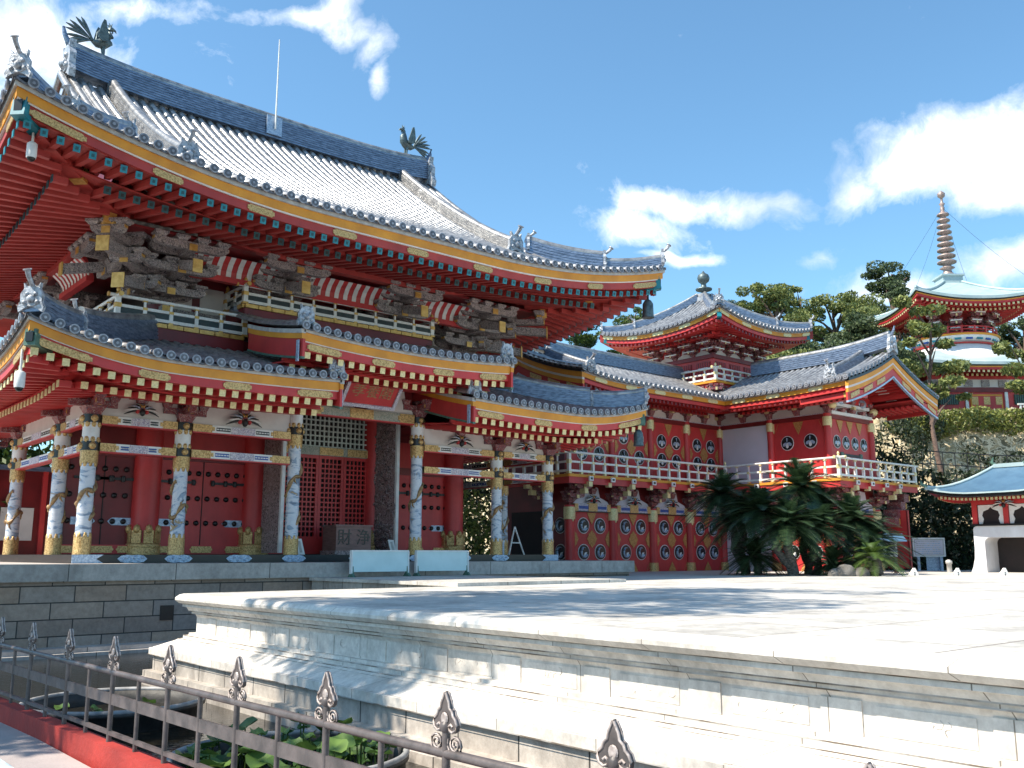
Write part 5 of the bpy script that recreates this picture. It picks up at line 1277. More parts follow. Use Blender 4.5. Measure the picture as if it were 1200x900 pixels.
for k in range(12):
    a = 2 * PI * k / 12; o_ = V3((math.cos(a), math.sin(a), 0)); al = V3((-o_.y, o_.x, 0)); mb = MB(); bracket(mb, pc + o_ * 1.6 + Z3 * (zu - 2.0), o_, al, 3, .42, .42, .35, .8, BRKR, PALEG, .16)
    for i in (1, 2, 3): mb.obox(pc + o_ * (1.7 + .42 * i) + Z3 * (zu - 2.0 + .42 * i), al * .34, o_ * .012, Z3 * .04, WHITE)
    part('bracket_cluster', mb, dr)
LS = psl(5.0, zl, 3.1, .5, .25, 4.5)
mb = MB()
for s in LS: sheet(mb, s, COPPER, 2.6)
lr = part('lower_roof', mb, pag)
mb = MB()
for s in LS: p_eave(mb, s, .8, 2.0)
part('eave_fascia', mb, lr)
bw = 3.6; wz1 = zl - .35
def pbox(mb, u0, u1, v0, v1, z0, z1, m): mb.obox(pc + U1 * (u0 + u1) / 2 + V1 * (v0 + v1) / 2 + Z3 * (z0 + z1) / 2, U1 * (u1 - u0) / 2, V1 * (v1 - v0) / 2, Z3 * (z1 - z0) / 2, m)
mb = MB(); pbox(mb, -bw, bw, -bw, bw, PGZ - .5, wz1, RED); pbox(mb, -bw - .02, bw + .02, -bw - .06, bw + .06, wz1 - 1.05, wz1 - .55, CREAM)
for k in range(7): u = -3.2 + 6.4 * k / 6; pbox(mb, u - .25, u + .25, -bw - .14, -bw - .05, wz1 - 1.0, wz1 - .6, BRK)
pbox(mb, -bw - .06, bw + .06, -bw - .1, -bw, wz1 - 1.35, wz1 - 1.05, REDD)
wl = part('wall', mb, pag)
for u in (-1.25, 1.25, -3.3, 3.3):
    mb = MB(); pbox(mb, u - .09, u + .09, -bw - .12, -bw - .02, PGZ - .2, wz1 - 1.36, WHITE); part('white_post', mb, wl)
mb = MB(); pbox(mb, -1.0, 1.0, -bw - .08, -bw - .01, PGZ, wz1 - 1.5, ORANGE); pbox(mb, -.9, .9, -bw - .1, -bw - .07, PGZ, wz1 - 1.6, RED)
for u in (-.75, 0, .75): pbox(mb, u - .2, u + .2, -bw - .115, -bw - .09, wz1 - 2.15, wz1 - 1.65, GOLD); pbox(mb, u - .2, u + .2, -bw - .115, -bw - .09, PGZ + .1, PGZ + .5, GOLD)
part('door', mb, wl)
for u in (-2.35, 2.35):
    mb = MB(); pbox(mb, u - .6, u + .6, -bw - .06, -bw - .01, PGZ + .75, wz1 - 1.5, GREEN)
    for i in range(9): pbox(mb, u - .56 + .14 * i - .03, u - .56 + .14 * i + .03, -bw - .09, -bw - .05, PGZ + .75, wz1 - 1.5, IRON)
    part('slatted_window', mb, wl)
mb = MB()
for i in range(14): pbox(mb, 1.6 + .2 * i, 1.7 + .2 * i, -bw - .9, -bw - .82, PGZ - .2, PGZ + .6, WHITE)
pbox(mb, 1.5, 4.4, -bw - .92, -bw - .8, PGZ + .6, PGZ + .7, WHITE); part('white_fence', mb, pag)
# ================================================================= ryugu style gate at the right
GX, GY = 40.5, 16.5; gz = -1.25
gate = thing('arch_gate', 'small gate with bell shaped white base and blue copper roof at the right edge', 'gate', (GX, GY, gz))
PLAS = pm('gate plaster', (.72, .72, .74), (.62, .60, .62), 1.4, .7, 0, .08, 20, grime=.15)
def bell_half(z):   # half width of the base at height z above ground
    return 1.36 + .55 * max(0, 1 - z / 1.5) ** 2.2
zs = [0, .2, .45, .75, 1.1, 1.5, 1.9, 2.15]
mb = MB(); ow, oh = .93, 1.95
for sg in (-1, 1):
    poly = [(sg * ow, 0)] + [(sg * bell_half(z_), z_) for z_ in zs] + [(sg * (bell_half(2.2) - .16 + .16 * math.cos(q * PI / 8)), 2.26 + .16 * math.sin(q * PI / 8)) for q in range(5)] + [(0, 2.42), (0, oh)] + [(sg * (ow - .22 + .22 * math.sin(q * PI / 10)), oh - .22 + .22 * math.cos(q * PI / 10)) for q in range(6)]
    if sg < 0: poly = poly[::-1]
    mb.prism(poly, (GX + 1.6, GY, gz), -Y3, Z3, 1.6, PLAS)
gb_ = part('bell_base', mb, gate)
mb = MB(); mb.box(GX + 1.2, GX + 1.3, GY - .93, GY + .93, gz, gz + 1.95, DARK); part('doorway', mb, gate)  # near-black sheet stands for the shade inside the arch
mb = MB(); mb.box(GX - .08, GX + 1.7, GY - 1.42, GY + 1.42, gz + 2.42, gz + 2.5, BLACK); mb.box(GX + .1, GX + 1.5, GY - 1.25, GY + 1.25, gz + 2.5, gz + 3.45, DARK)
for y in (-1.25, 0., 1.25): mb.box(GX - .0, GX + .14, GY + y - .1, GY + y + .1, gz + 2.5, gz + 3.45, RED)
mb.box(GX - .01, GX + .14, GY - 1.35, GY + 1.35, gz + 3.3, gz + 3.48, RED); up_ = part('upper_room', mb, gate)
for yc in (-.62, .62):
    mb = MB()
    for sg in (-1, 1):
        mb.prism([(sg * .5, 2.5), (sg * .5, 3.28), (0, 3.28), (0, 3.2), (sg * .1, 3.1), (sg * .3, 3.02), (sg * .36, 2.85), (sg * .3, 2.7), (sg * .36, 2.5)][::sg], (GX + .1, GY + yc, gz), -Y3, Z3, .04, WHITE)
    part('bell_window', mb, up_)
rz0 = gz + 3.75; GW = 2.65; GDp = 2.3
gk = dict(mL=1, mR=1, H=99, lL=.28, lR=.28, Lc=2., tl=1.6)
G1 = Slope((GX + .8 - GDp * .9, GY, rz0), Y3, X3, -GW, GW, GDp * .9, 1.15, .55, **gk); G2 = Slope((GX + .8 + GDp * .9, GY, rz0), Y3, -X3, -GW, GW, GDp * .9, 1.15, .55, **gk)
G3 = Slope((GX + .8, GY + GW, rz0), X3, -Y3, -GDp * .9, GDp * .9, GDp * .9, 1.15, .55, **gk); G4 = Slope((GX + .8, GY - GW, rz0), X3, Y3, -GDp * .9, GDp * .9, GDp * .9, 1.15, .55, **gk)
mb = MB()
for s in (G1, G2, G3, G4): sheet(mb, s, COPPERB)
gr_ = part('copper_roof', mb, gate)
mb = MB()
for s in (G1, G2, G3, G4): board(mb, s, -.02, .25, -.06, .0, COPPER); board(mb, s, .06, .3, -.2, -.06, BLACK); soffit(mb, s, .1, -.2, 1.6, -.1, REDD); rafter_rows_mesh(mb, s, .17, .08, .09, .3, -.22, .8, .1, RED, PALEG, .35)
part('eave_fascia', mb, gr_)
mb = MB()
for s in (G1, G2):
    for sg in (-1, 1): mb.tube([s.P(sg * (GW - t), t, .04) for t in [GDp * .9 * i / 8 for i in range(9)]], .07, 6, COPPER); mb.tube([s.P(sg * (GW - .05), .05, .05), s.P(sg * (GW + .1), -.1, .15), s.P(sg * (GW + .12), -.12, .32)], [.08, .07, .03], 6, GREEN)
mb.box(GX + .68, GX + .92, GY - .6, GY + .6, rz0 + 1.1, rz0 + 1.26, COPPER)
for sg in (-1, 1): mb.tube([(GX + .8, GY + sg * .55, rz0 + 1.2), (GX + .8, GY + sg * .72, rz0 + 1.35), (GX + .8, GY + sg * .62, rz0 + 1.55)], [.09, .08, .02], 6, GREEN)
part('roof_ridge', mb, gr_)
mb = MB(); frog(mb, (GX - .02, GY, gz + 3.32), -Y3, -X3, .8); part('carved_spray', mb, up_)
# ================================================================= signboard, shelter, marker signs
def face_frame(px, py, d):   # point and camera facing axes turned a little
    return at_depth(px, py, d)
c = at_depth(1089, 653, 44); sb = thing('information_board', 'white framed information board on two posts beside the cliff', 'signboard', (c.x, c.y, gz))
def lbox(mb, c, u0, u1, v0, v1, z0, z1, m, U=None, V=None):
    U = U or RT; V = V or FW; mb.obox(V3((c.x, c.y, 0)) + U * (u0 + u1) / 2 + V * (v0 + v1) / 2 + Z3 * (z0 + z1) / 2, U * (u1 - u0) / 2, V * (v1 - v0) / 2, Z3 * (z1 - z0) / 2, m)
zt_ = at_depth(1089, 632, 44).z; zm = at_depth(1089, 651, 44).z
mb = MB(); lbox(mb, c, -.68, .68, -.04, .04, zm, zt_, GREYB); lbox(mb, c, -.64, .64, -.06, -.03, zm + .04, zt_ - .04, LILAC); part('panel', mb, sb)
rr = random.Random(2); mb = MB()
for i in range(7):
    z_ = zm + .1 + (zt_ - zm - .2) * i / 6; u = -.58
    while u < .52:
        w_ = rr.uniform(.03, .12); lbox(mb, c, u, min(.58, u + w_), -.066, -.06, z_ - .016, z_ + .016, GREYB if rr.random() < .5 else STEELB); u += w_ + .025
part('printed_lines', mb, sb)
mb = MB(); lbox(mb, c, -.74, .74, -.07, .05, zt_, zt_ + .07, WHITE); lbox(mb, c, -.74, .74, -.07, .05, zm - .05, zm, WHITE); lbox(mb, c, -.74, -.68, -.07, .05, zm, zt_, WHITE); lbox(mb, c, .68, .74, -.07, .05, zm, zt_, WHITE); part('frame', mb, sb)
for u in (-.5, .55):
    mb = MB(); lbox(mb, c, u - .06, u + .06, -.03, .05, gz, zm - .05, STEELB); part('post', mb, sb)
mb = MB(); lbox(mb, c, -.1, .5, .1, .12, gz + .1, zm - .02, STEELB); part('lower_panel', mb, sb)
c = at_depth(1035, 640, 38); sh = thing('notice_shelter', 'small white notice box with blue pitched roof behind the young cycad', 'notice box', (c.x, c.y, -.9))
z1 = at_depth(1035, 630, 38).z
mb = MB(); lbox(mb, c, -.5, .5, -.12, .12, z1 - .75, z1 - .12, WHITE); lbox(mb, c, -.42, .42, -.14, -.11, z1 - .68, z1 - .2, GREYB); part('box', mb, sh)
mb = MB()
for sg in (-1, 1): mb.obox(V3((c.x, c.y, z1)) + FW * sg * .2, RT * .78, FW * .24 - Z3 * sg * .14 * 1, Z3 * .02 + FW * .01, COPPERB)
part('pitched_roof', mb, sh)
for u in (-.45, .45):
    mb = MB(); lbox(mb, c, u - .05, u + .05, -.05, .05, -.9, z1 - .75, WOODB); part('post', mb, sh)
for i, (px, lab) in enumerate(((1072, 'small white triangular marker beside the information board'), (1123, 'small white triangular marker just left of the white arch gate'), (1178, 'small white triangular marker in the gateway of the white arch'))):
    c = at_depth(px, 681, 34); a = thing('marker_sign', lab, 'marker sign', (c.x, c.y, -.8), 'white triangular markers behind the terrace')
    zb_ = c.z - .02; h_ = .34
    mb = MB(); mb.prism([(-.19, 0), (.19, 0), (.03, h_), (-.03, h_)], V3((c.x, c.y, -.8)), RT, V3((0, 0, 1)) , .05, WHITE); part('triangle_face', mb, a)
    mb = MB(); mb.prism([(-.19, 0), (.19, 0), (.03, h_), (-.03, h_)], V3((c.x, c.y, -.8)) + FW * .22, RT, V3((0, 0, 1)) - FW * .6, .04, WHITE); part('back_leg', mb, a)
    mb = MB()
    for u, v in ((-.05, .1), (.05, .1), (0, .17)): mb.obox(V3((c.x, c.y, -.8 + v)) - FW * .055, RT * .018, FW * .006, Z3 * .02, IRON)
    part('mark', mb, a)
mb = MB(); c = at_depth(1113, 672, 40); mb.lathe((c.x, c.y, -.8), [(.1, 0), (.1, .42), (.13, .43), (.13, .55), (.04, .6)], 10, GREYB); solo('stone_bollard', mb, 'short pale stone post right of the information board', 'bollard', (c.x, c.y, -.8))
# ================================================================= fence
FEN = pm('fence metal', (.13, .105, .10), (.06, .05, .048), 7, .45, .1, .15, 40)
FENF = pm('finial face paint', (.48, .41, .38), (.26, .21, .19), 30, .45, .2, .3, 40)
def FP(k, z): return V3((2.94 - .041 * k, 1.687 + 1.08 * k, z))
KT = FP(6, 0).dot(FW) * ray(137, 869).z / ray(137, 869).dot(FW)
RTOP = FP(2, 0).dot(FW) * ray(526, 883).z / ray(526, 883).dot(FW); MID = FP(6, 0).dot(FW) * ray(137, 819).z / ray(137, 819).dot(FW)
fence = thing('pond_fence', 'dark metal fence with pale scrolled finials along the red kerb of the pond', 'fence', FP(4, KT))
def rot_to_fence(me_name): return None
fdir = (FP(10, 0) - FP(0, 0)).normalized(); frz = math.atan2(fdir.y, fdir.x)
mb = MB(); mb.tube([FP(-3.4, RTOP), FP(14, RTOP)], .024, 8, FEN); part('top_rail', mb, fence)
mb = MB(); mb.bar(FP(-3.4, MID), FP(14, MID), .018, .085, FEN); part('middle_rail', mb, fence)
mb = MB(); mb.bar(FP(-3.4, KT + .07), FP(14, KT + .07), .03, .03, FEN); part('bottom_rail', mb, fence)
pmb = MB(); pmb.tube([(0, 0, 0), (0, 0, RTOP - KT + .11)], .021, 8, FEN); pmb.lathe((0, 0, RTOP - KT + .10), [(.024, 0), (.034, .015), (.034, .035), (.02, .05)], 8, FEN); pme = mesh_of('post', pmb)
bmb = MB(); bmb.tube([(0, 0, 0), (0, 0, RTOP - KT)], .017, 7, FEN); bme = mesh_of('baluster', bmb)
def finial():
    mb = MB()
    out = [(0, .345), (-.016, .318), (-.033, .275), (-.040, .235), (-.062, .222), (-.070, .19), (-.092, .168), (-.104, .13), (-.095, .092), (-.064, .072), (-.03, .07), (0, .085)]
    out = out + [(-x, z) for x, z in out[-2:0:-1]]
    Q = lambda z: .112 + (z - .07) * .85
    out = [(x, Q(z)) for x, z in out]
    mb.prism(out, (0, .011, 0), X3, Z3, .022, FEN)
    for sg in (-1, 1):
        pts = [(sg * x, -.012, Q(z)) for x, z in [(.004, .335), (.03, .275), (.036, .235), (.058, .215), (.067, .185), (.088, .162), (.099, .13), (.090, .096), (.062, .078), (.036, .09), (.032, .115), (.05, .13), (.064, .115)]]
        mb.tube(pts, .0085, 5, FENF)
        pts2 = [(x, .012, z) for x, y, z in pts]; mb.tube(pts2, .0085, 5, FENF)
        sp = []
        for k in range(26):
            a = k * .6 - .5; r = .064 * (1 - k / 29); sp.append((sg * (.078 - r * math.cos(a)), 0, .05 - r * math.sin(a)))
        mb.tube(sp, .008, 5, FEN); mb.tube([(x, y - .006, z) for x, y, z in sp], .0055, 4, FENF)
    for yy in (-.016, .016):
        mb.rings([[(.03 * math.cos(2 * PI * k / 12), yy, Q(.165) + .036 * math.sin(2 * PI * k / 12)) for k in range(12)], [(.022 * math.cos(2 * PI * k / 12), yy * 1.5, Q(.165) + .03 * math.sin(2 * PI * k / 12)) for k in range(12)]], FENF)
    return mesh_of('finial', mb)
fme = finial()
for k in range(-3, 14):
    inst('post', pme, fence, FP(k, KT)); f = inst('finial', fme, fence, FP(k, RTOP + .005)); f.scale = (.9, .82, .82); f.rotation_euler = (0, 0, frz + PI)
    if k < 13: inst('baluster', bme, fence, FP(k + .5, KT))
mb = MB(); a, b = FP(-4, 0), FP(14.5, 0); n_ = V3((fdir.y, -fdir.x, 0))
mb.hexa([a - n_ * .09 + Z3 * -2.7, b - n_ * .09 + Z3 * -2.7, b + n_ * .05 + Z3 * -2.7, a + n_ * .05 + Z3 * -2.7, a - n_ * .09 + Z3 * KT, b - n_ * .09 + Z3 * KT, b + n_ * .05 + Z3 * KT, a + n_ * .05 + Z3 * KT], KERBR)
solo('red_kerb', mb, 'red painted kerb under the metal fence along the pond', 'kerb', FP(5, -2.7))
# ================================================================= lotus tubs
TUB = pm('tub wall', (.06, .055, .05), (.03, .028, .026), 6, .6, .1, .3, 20)
TUBR = pm('tub rim', (.38, .37, .36), (.22, .21, .20), 6, .6, .1, .3, 20)
LEAF = {}
def leafm(name, c1, c2, rough=.55, sss=True):
    m, nt, b = _nt(name); g = nt.nodes.new('ShaderNodeNewGeometry')
    f = noise(nt, coords(nt), 2.3, 4); add = N(nt, 'ShaderNodeMath', operation='MULTIPLY_ADD', i_1=.5); nt.links.new(g.outputs['Random Per Island'], add.inputs[0])
    hf = N(nt, 'ShaderNodeMath', operation='MULTIPLY', i_1=.5); nt.links.new(f, hf.inputs[0]); nt.links.new(hf.outputs[0], add.inputs[2])
    r = ramp(nt, [(.25, c2), (.75, c1)]); nt.links.new(add.outputs[0], r.inputs[0]); nt.links.new(r.outputs[0], b.inputs['Base Color']); b.inputs['Roughness'].default_value = rough
    out = nt.nodes['Material Output']; tr = N(nt, 'ShaderNodeBsdfTranslucent'); nt.links.new(r.outputs[0], tr.inputs['Color']); mx = N(nt, 'ShaderNodeMixShader', i_0=.25)
    nt.links.new(b.outputs[0], mx.inputs[1]); nt.links.new(tr.outputs[0], mx.inputs[2]); nt.links.new(mx.outputs[0], out.inputs['Surface'])
    MATS[name] = m; return m
LOT = leafm('lotus leaf', (.15, .24, .05), (.035, .09, .025), .4)
PINE = leafm('pine needles', (.27, .29, .08), (.06, .10, .035), .6)
PINED = leafm('dark pine needles', (.12, .16, .06), (.025, .05, .026), .6)
BROAD = leafm('broadleaf foliage', (.12, .17, .03), (.03, .065, .015), .5)
HEDGE = leafm('hedge foliage', (.30, .32, .08), (.06, .09, .02), .5)
BUSHD = leafm('dark bush foliage', (.035, .06, .02), (.010, .018, .008), .6)
CYC = leafm('cycad frond', (.062, .11, .045), (.014, .034, .018), .36)
CYCY = leafm('young cycad frond', (.11, .17, .03), (.04, .08, .018), .45)
BARK = pm('pine bark', (.20, .13, .10), (.09, .06, .05), 7, .9, 0, .9, 25)
CBARK = pm('cycad trunk', (.16, .14, .12), (.05, .045, .04), 11, .95, 0, 1., 22, (1, 1, 2.5))
def tub(c, lab):
    t = thing('lotus_tub', lab, 'tub', (c[0], c[1], -2.6), 'round tubs in the pond'); mb = MB()
    mb.rings([[(c[0] + r * math.cos(2 * PI * k / 48), c[1] + r * math.sin(2 * PI * k / 48), z) for k in range(48)] for r, z in ((1.1, -2.6), (1.12, -1.97), (1.15, -1.96), (1.15, -1.91), (1.09, -1.91), (1.08, -2.05), (1.07, -2.3))], TUB, True, False, True)
    part('tub_wall', mb, t); mb = MB(); mb.tube([(c[0] + 1.12 * math.cos(2 * PI * k / 48), c[1] + 1.12 * math.sin(2 * PI * k / 48), -1.905) for k in range(49)], .034, 7, TUBR, False); part('rim', mb, t); mb = MB(); mb.add([(c[0] + 1.078 * math.cos(2 * PI * k / 40), c[1] + 1.078 * math.sin(2 * PI * k / 40), -2.09) for k in range(40)], [tuple(range(40))], WATER); part('tub_water', mb, t)
T1, T2 = (4.45, 13.35), (4.62, 8.75)
tub(T1, 'round tub with few leaves at the far left of the pond'); tub(T2, 'round tub full of green lotus leaves behind the fence')
def lotus(c, n, R, hmax, seed, lab):
    rr = random.Random(seed); mb = MB()
    for i in range(n):
        a = rr.uniform(0, 6.28); d = R * math.sqrt(rr.random()); x, y = c[0] + d * math.cos(a), c[1] + d * math.sin(a); z = -2.06 + hmax * rr.random() ** 1.2; r = rr.uniform(.06, .135)
        tx, ty = rr.uniform(-.45, .45), rr.uniform(-.45, .45); rings = []
        for q in (0.05, .5, 1.):
            rings.append([(x + r * q * math.cos(2 * PI * k / 12), y + r * q * math.sin(2 * PI * k / 12), z + r * q * (tx * math.cos(2 * PI * k / 12) + ty * math.sin(2 * PI * k / 12)) + .25 * r * q * q + .02 * math.sin(3 * 2 * PI * k / 12 + i) * q) for k in range(12)])
        mb.rings(rings, LOT, True, False, True)
        if z > -2.0: mb.tube([(x, y, z), (x + rr.uniform(-.06, .06), y, -2.12)], .008, 4, LOT)
    solo('lotus_plant', mb, lab, 'lotus', (c[0], c[1], -2.1))
lotus(T2, 150, .98, .34, 5, 'bright green lotus leaves filling the near tub'); lotus(T1, 10, .8, .05, 6, 'sparse small lotus leaves floating in the far left tub')
# ================================================================= hill, rock, hedge
ROCK = painted('cliff rock', [(.26, .20, .12), (.52, .42, .26), (.34, .27, .16), (.60, .52, .37), (.14, .12, .07), (.42, .34, .21), (.56, .48, .34)], 1.5, 1.0, (1, 1, 1.5), .9, .8)
GRASS = pm('hill grass', (.07, .09, .03), (.04, .05, .018), .6, .95, 0, .5, 5)
from mathutils import noise as mn
def cliff_d(l): return 47.5 + max(0., 15 - l) * .75
def hill_z(l, d):
    c = cliff_d(l); t = d - c
    if t < 0: z = -1.2
    elif t < 2.2: z = -1.2 + 4.6 * (t / 2.2) ** .8
    elif t < 3.6: z = 3.4 + .25 * (t - 2.2)
    elif t < 5.6: z = 3.75 + 4.2 * ((t - 3.6) / 2.) ** .8
    else: z = 7.95 + .5 * min(1, (t - 5.6) / 2.5) + max(0, t - 28) * .16
    nz = mn.noise(V3((l * .5, d * .5, z * .4))) * .45 + mn.noise(V3((l * 1.7, d * 1.7, z * 1.2))) * .25
    return z + nz * (1 if t > 0 and t < 6 else .2)
mb = MB(); ls = [-40 + i * 1.5 for i in range(24)] + [-4 + i * .35 for i in range(146)] + [48 + 4 * i for i in range(20)]; tt = [-2, -.6] + [.0 + .22 * i for i in range(30)] + [7 + i * 1.5 for i in range(10)] + [24, 32, 45, 70, 120, 220]
rings = [[LD(l + .3 * mn.noise(V3((l * .8, t, 0))), cliff_d(l) + t + (.6 * mn.noise(V3((l * .9, t * .9, 3))) if 0 < t < 7 else 0), hill_z(l, cliff_d(l) + t)) for l in ls] for t in tt]
for i in range(len(rings) - 1):
    mt = ROCK if tt[i] < 6 else GRASS
    mb.rings([rings[i], rings[i + 1]], mt, False, False, False)
structure('hill', mb)
def leaves(mb, rr, c, R, n, size, mat, flat=.0, shell=.55):
    for i in range(n):
        while True:
            v = V3((rr.uniform(-1, 1), rr.uniform(-1, 1), rr.uniform(-1, 1)))
            if v.length <= 1 and v.length > .05: break
        v = v.normalized() * (v.length ** (1 - shell)); p = V3((c[0] + v.x * R[0], c[1] + v.y * R[1], c[2] + v.z * R[2]))
        a = V3((rr.gauss(0, 1), rr.gauss(0, 1), rr.gauss(0, 1))).normalized(); b = a.orthogonal().normalized(); b = (b * math.cos(i) + a.cross(b) * math.sin(i)); s = size * rr.uniform(.6, 1.3)
        mb.add([p - a * s, p - b * s * .45, p + a * s, p + b * s * .45], [(0, 1, 2, 3)], mat)
def pine(base, H, pads, name='pine_tree', lab='', lean=(0, 0), mat=PINE, seed=1, n=170, size=.2, group=None, r0=.22):
    rr = random.Random(seed); t = thing(name, lab, 'tree', base, group); b = V3(base)
    tp = []; 
    for k in range(9):
        q = k / 8; tp.append(b + V3((lean[0] * q + .25 * math.sin(q * 7 + seed), lean[1] * q + .25 * math.cos(q * 6 + seed) - .25, H * .93 * q)))
    mb = MB(); mb.tube(tp, [r0 * (1 - .8 * k / 8) for k in range(9)], 8, BARK)
    cr = MB()
    for (l, d, z, rx, rz_) in pads:   # offsets sideways, deep, height
        c = b + RT * l + FW * d + Z3 * z
        j = min(8, max(1, int(8 * max(0, z - .6) / H))); s_ = tp[j]
        mb.tube([s_, s_ + (c - s_) * .5 + Z3 * .15, c - Z3 * rz_ * .3], [r0 * .4, r0 * .28, r0 * .12], 5, BARK)
        k = max(1, int(3 * rx))
        for i in range(k):
            o_ = V3((rr.uniform(-1, 1) * rx * .7, rr.uniform(-1, 1) * rx * .7, rr.uniform(-.5, .6) * rz_)); f = rr.uniform(.45, .75)
            leaves(cr, rr, c + o_, (rx * f, rx * f, rz_ * f * 1.1), int(n * f * max(1, rx)), size, mat)
    part('trunk', mb, t); part('crown', cr, t); return t
def pads_rand(seed, n, R, z0, z1, rx, rz_, cone=.6):
    rr = random.Random(seed); L = []
    for i in range(n):
        z = z0 + (z1 - z0) * (i + rr.random()) / n; a = rr.uniform(0, 6.28); q = R * (1 - cone * (z - z0) / (z1 - z0)) * rr.uniform(.35, 1.)
        L.append((q * math.cos(a), q * math.sin(a), z, rx * rr.uniform(.7, 1.25), rz_ * rr.uniform(.7, 1.2)))
    return L
def base_at(px, d): 
    l = (px - 600) / F_PX * d * math.cos(PITCH); 
    l = ((px - 600) / 1123.) * d
    return LD(l, d, hill_z(l, d) - .3)
# the slim pine before the pagoda
p0 = at_depth(1093, 524, 49.5); p0.z = hill_z((1093 - 600) / 1123 * 49.5, 49.5) - .3
ph_ = at_depth(1088, 345, 49.5).z - p0.z
pine(p0, ph_, [(-.9, 0, ph_ - .4, .8, .4), (.6, 0, ph_ - .9, .9, .4), (1.1, 0, ph_ - 2., .9, .35), (-.9, -.3, ph_ - 1.9, .8, .4), (-1.0, -.5, ph_ - 2.7, .5, .3), (.4, -.4, ph_ - 3., .8, .35), (-.7, .2, ph_ - 4.0, 1.1, .4), (.9, -.2, ph_ - 4.2, 1.0, .35), (-1.3, 0, ph_ - 4.9, .9, .4), (.5, -.5, ph_ - 5.0, 1.1, .4), (1.2, 0, ph_ - 5.6, .8, .3)], lab='slim red trunked pine with cloud shaped pads standing in front of the pagoda', seed=3, n=230, size=.16, r0=.17)
p0 = base_at(1222, 51); zt2 = at_depth(1210, 395, 51).z - p0.z
pine(p0, zt2, [(-.6, 0, zt2 - .5, .7, .4), (.3, 0, zt2 - 1., .9, .4), (-.8, 0, zt2 - 1.9, .9, .4), (-.3, -.3, zt2 - 2.8, 1.0, .4)], lab='pine at the right edge in front of the pagoda', seed=8, n=230, size=.16, r0=.15)
bg = [ # px, depth, top y, radius, material, label, pads
 (905, 66, 326, 4.2, PINE, 'spreading light green pine behind the corner turret', 26),
 (975, 70, 340, 3.8, PINE, 'light pine right of the turret roof behind the gabled wing', 20),
 (1045, 72, 306, 3.2, PINED, 'tall dark pine left of the pagoda roof', 22),
 (1000, 64, 372, 3.4, PINED, 'dense dark tree between the turret and the pagoda', 26),
 (1050, 57, 405, 2.6, PINED, 'low dark pine behind the front gable', 20),
 (1195, 74, 370, 3.5, PINED, 'dark tree behind the right side of the pagoda', 20),
 (940, 60, 400, 2.6, PINED, 'dark tree behind the ridge of the front wing', 20),
 (870, 72, 352, 3.2, PINED, 'dark pine directly behind the turret roof', 20),
 (938, 76, 334, 3.4, PINE, 'airy pine between the two light pines behind the front wing', 22),
 (1012, 68, 350, 3.2, PINE, 'light green pine just left of the pagoda eave', 22),
 (985, 58, 408, 2.6, PINED, 'low dark pine behind the middle of the front wing ridge', 20),
 (672, 80, 352, 3.6, BROAD, 'distant tree showing between the main roof and the turret', 20),
 (735, 84, 362, 3.6, BROAD, 'distant tree left of the turret roof', 18)]
for i, (px, d, yt, R, mt, lab, n) in enumerate(bg):
    q = at_depth(px, yt + 40, d); l_ = q.dot(RT); b0 = LD(l_, d, hill_z(l_, d) - .3); H = at_depth(px, yt, d).z - b0.z
    pine(b0, H, pads_rand(20 + i, int(n * 1.5), R, H * .22, H * .97, 1.05, .55), 'broadleaf_tree' if mt is BROAD else 'pine_tree', lab, (0, 0), mt, 30 + i, 300, .13, r0=.3)
# bright shrub tops over the wing ridge
def bush(name, lab, cat, blobs, mat, size, seed, n=500, stuff=None):
    rr = random.Random(seed); mb = MB()
    for c, R in blobs: leaves(mb, rr, c, R, int(n * R[0] * R[2]), size, mat, shell=.7)
    c = blobs[0][0]; return solo(name, mb, lab, cat, (c[0], c[1], c[2] - blobs[0][1][2]))
q = at_depth(912, 418, 58); bush('rounded_shrub', 'sunny rounded shrub showing over the front wing ridge', 'shrub', [((q.x, q.y, q.z - .6), (1.6, 1.6, .9)), ((q.x + .9, q.y - 1.2, q.z - .5), (1.3, 1.3, .9))], PINE, .2, 3, 420)
bl = []
rr = random.Random(12)
for i in range(30):
    px = 1050 + i * 7; d = 52.0 + (0 if i % 2 else .8); q = at_depth(px, 493 if px > 1100 else 497, d); bl.append(((q.x, q.y, q.z + rr.uniform(-.1, .1)), (.95, .8, .68 + rr.uniform(-.1, .12))))
bush('clipped_hedge', 'sunlit clipped hedge along the cliff edge in front of the pagoda', 'hedge', bl, HEDGE, .11, 4, 620)
def dark(px, py, d, R): q = at_depth(px, py, d); return ((q.x, q.y, q.z), R)
bush('cliff_bush', 'dark shaded bush right of the front wing', 'bush', [dark(1055, 520, 47, (1.5, 1.2, 1.3)), dark(1078, 500, 50.5, (1.4, 1.2, 1.)), dark(1045, 560, 46.5, (1.3, 1.2, 1.3))], BUSHD, .13, 5, 420)
bush('ivy_bank', 'dark ivy bank covering the foot of the cliff behind the information board', 'ivy', [dark(px, py, 46.4, (1.7, .9, 1.2)) for px in (1060, 1090, 1120, 1150, 1185, 1215) for py in (578, 610, 640, 665)], BUSHD, .14, 6, 260)
bush('ledge_shrub', 'brownish low shrub on the cliff ledge under the hedge', 'shrub', [dark(1140, 533, 49.2, (.8, .6, .5)), dark(1170, 545, 48.8, (.9, .6, .5)), dark(1195, 540, 49, (.7, .6, .5))], BUSHD, .12, 7, 500)
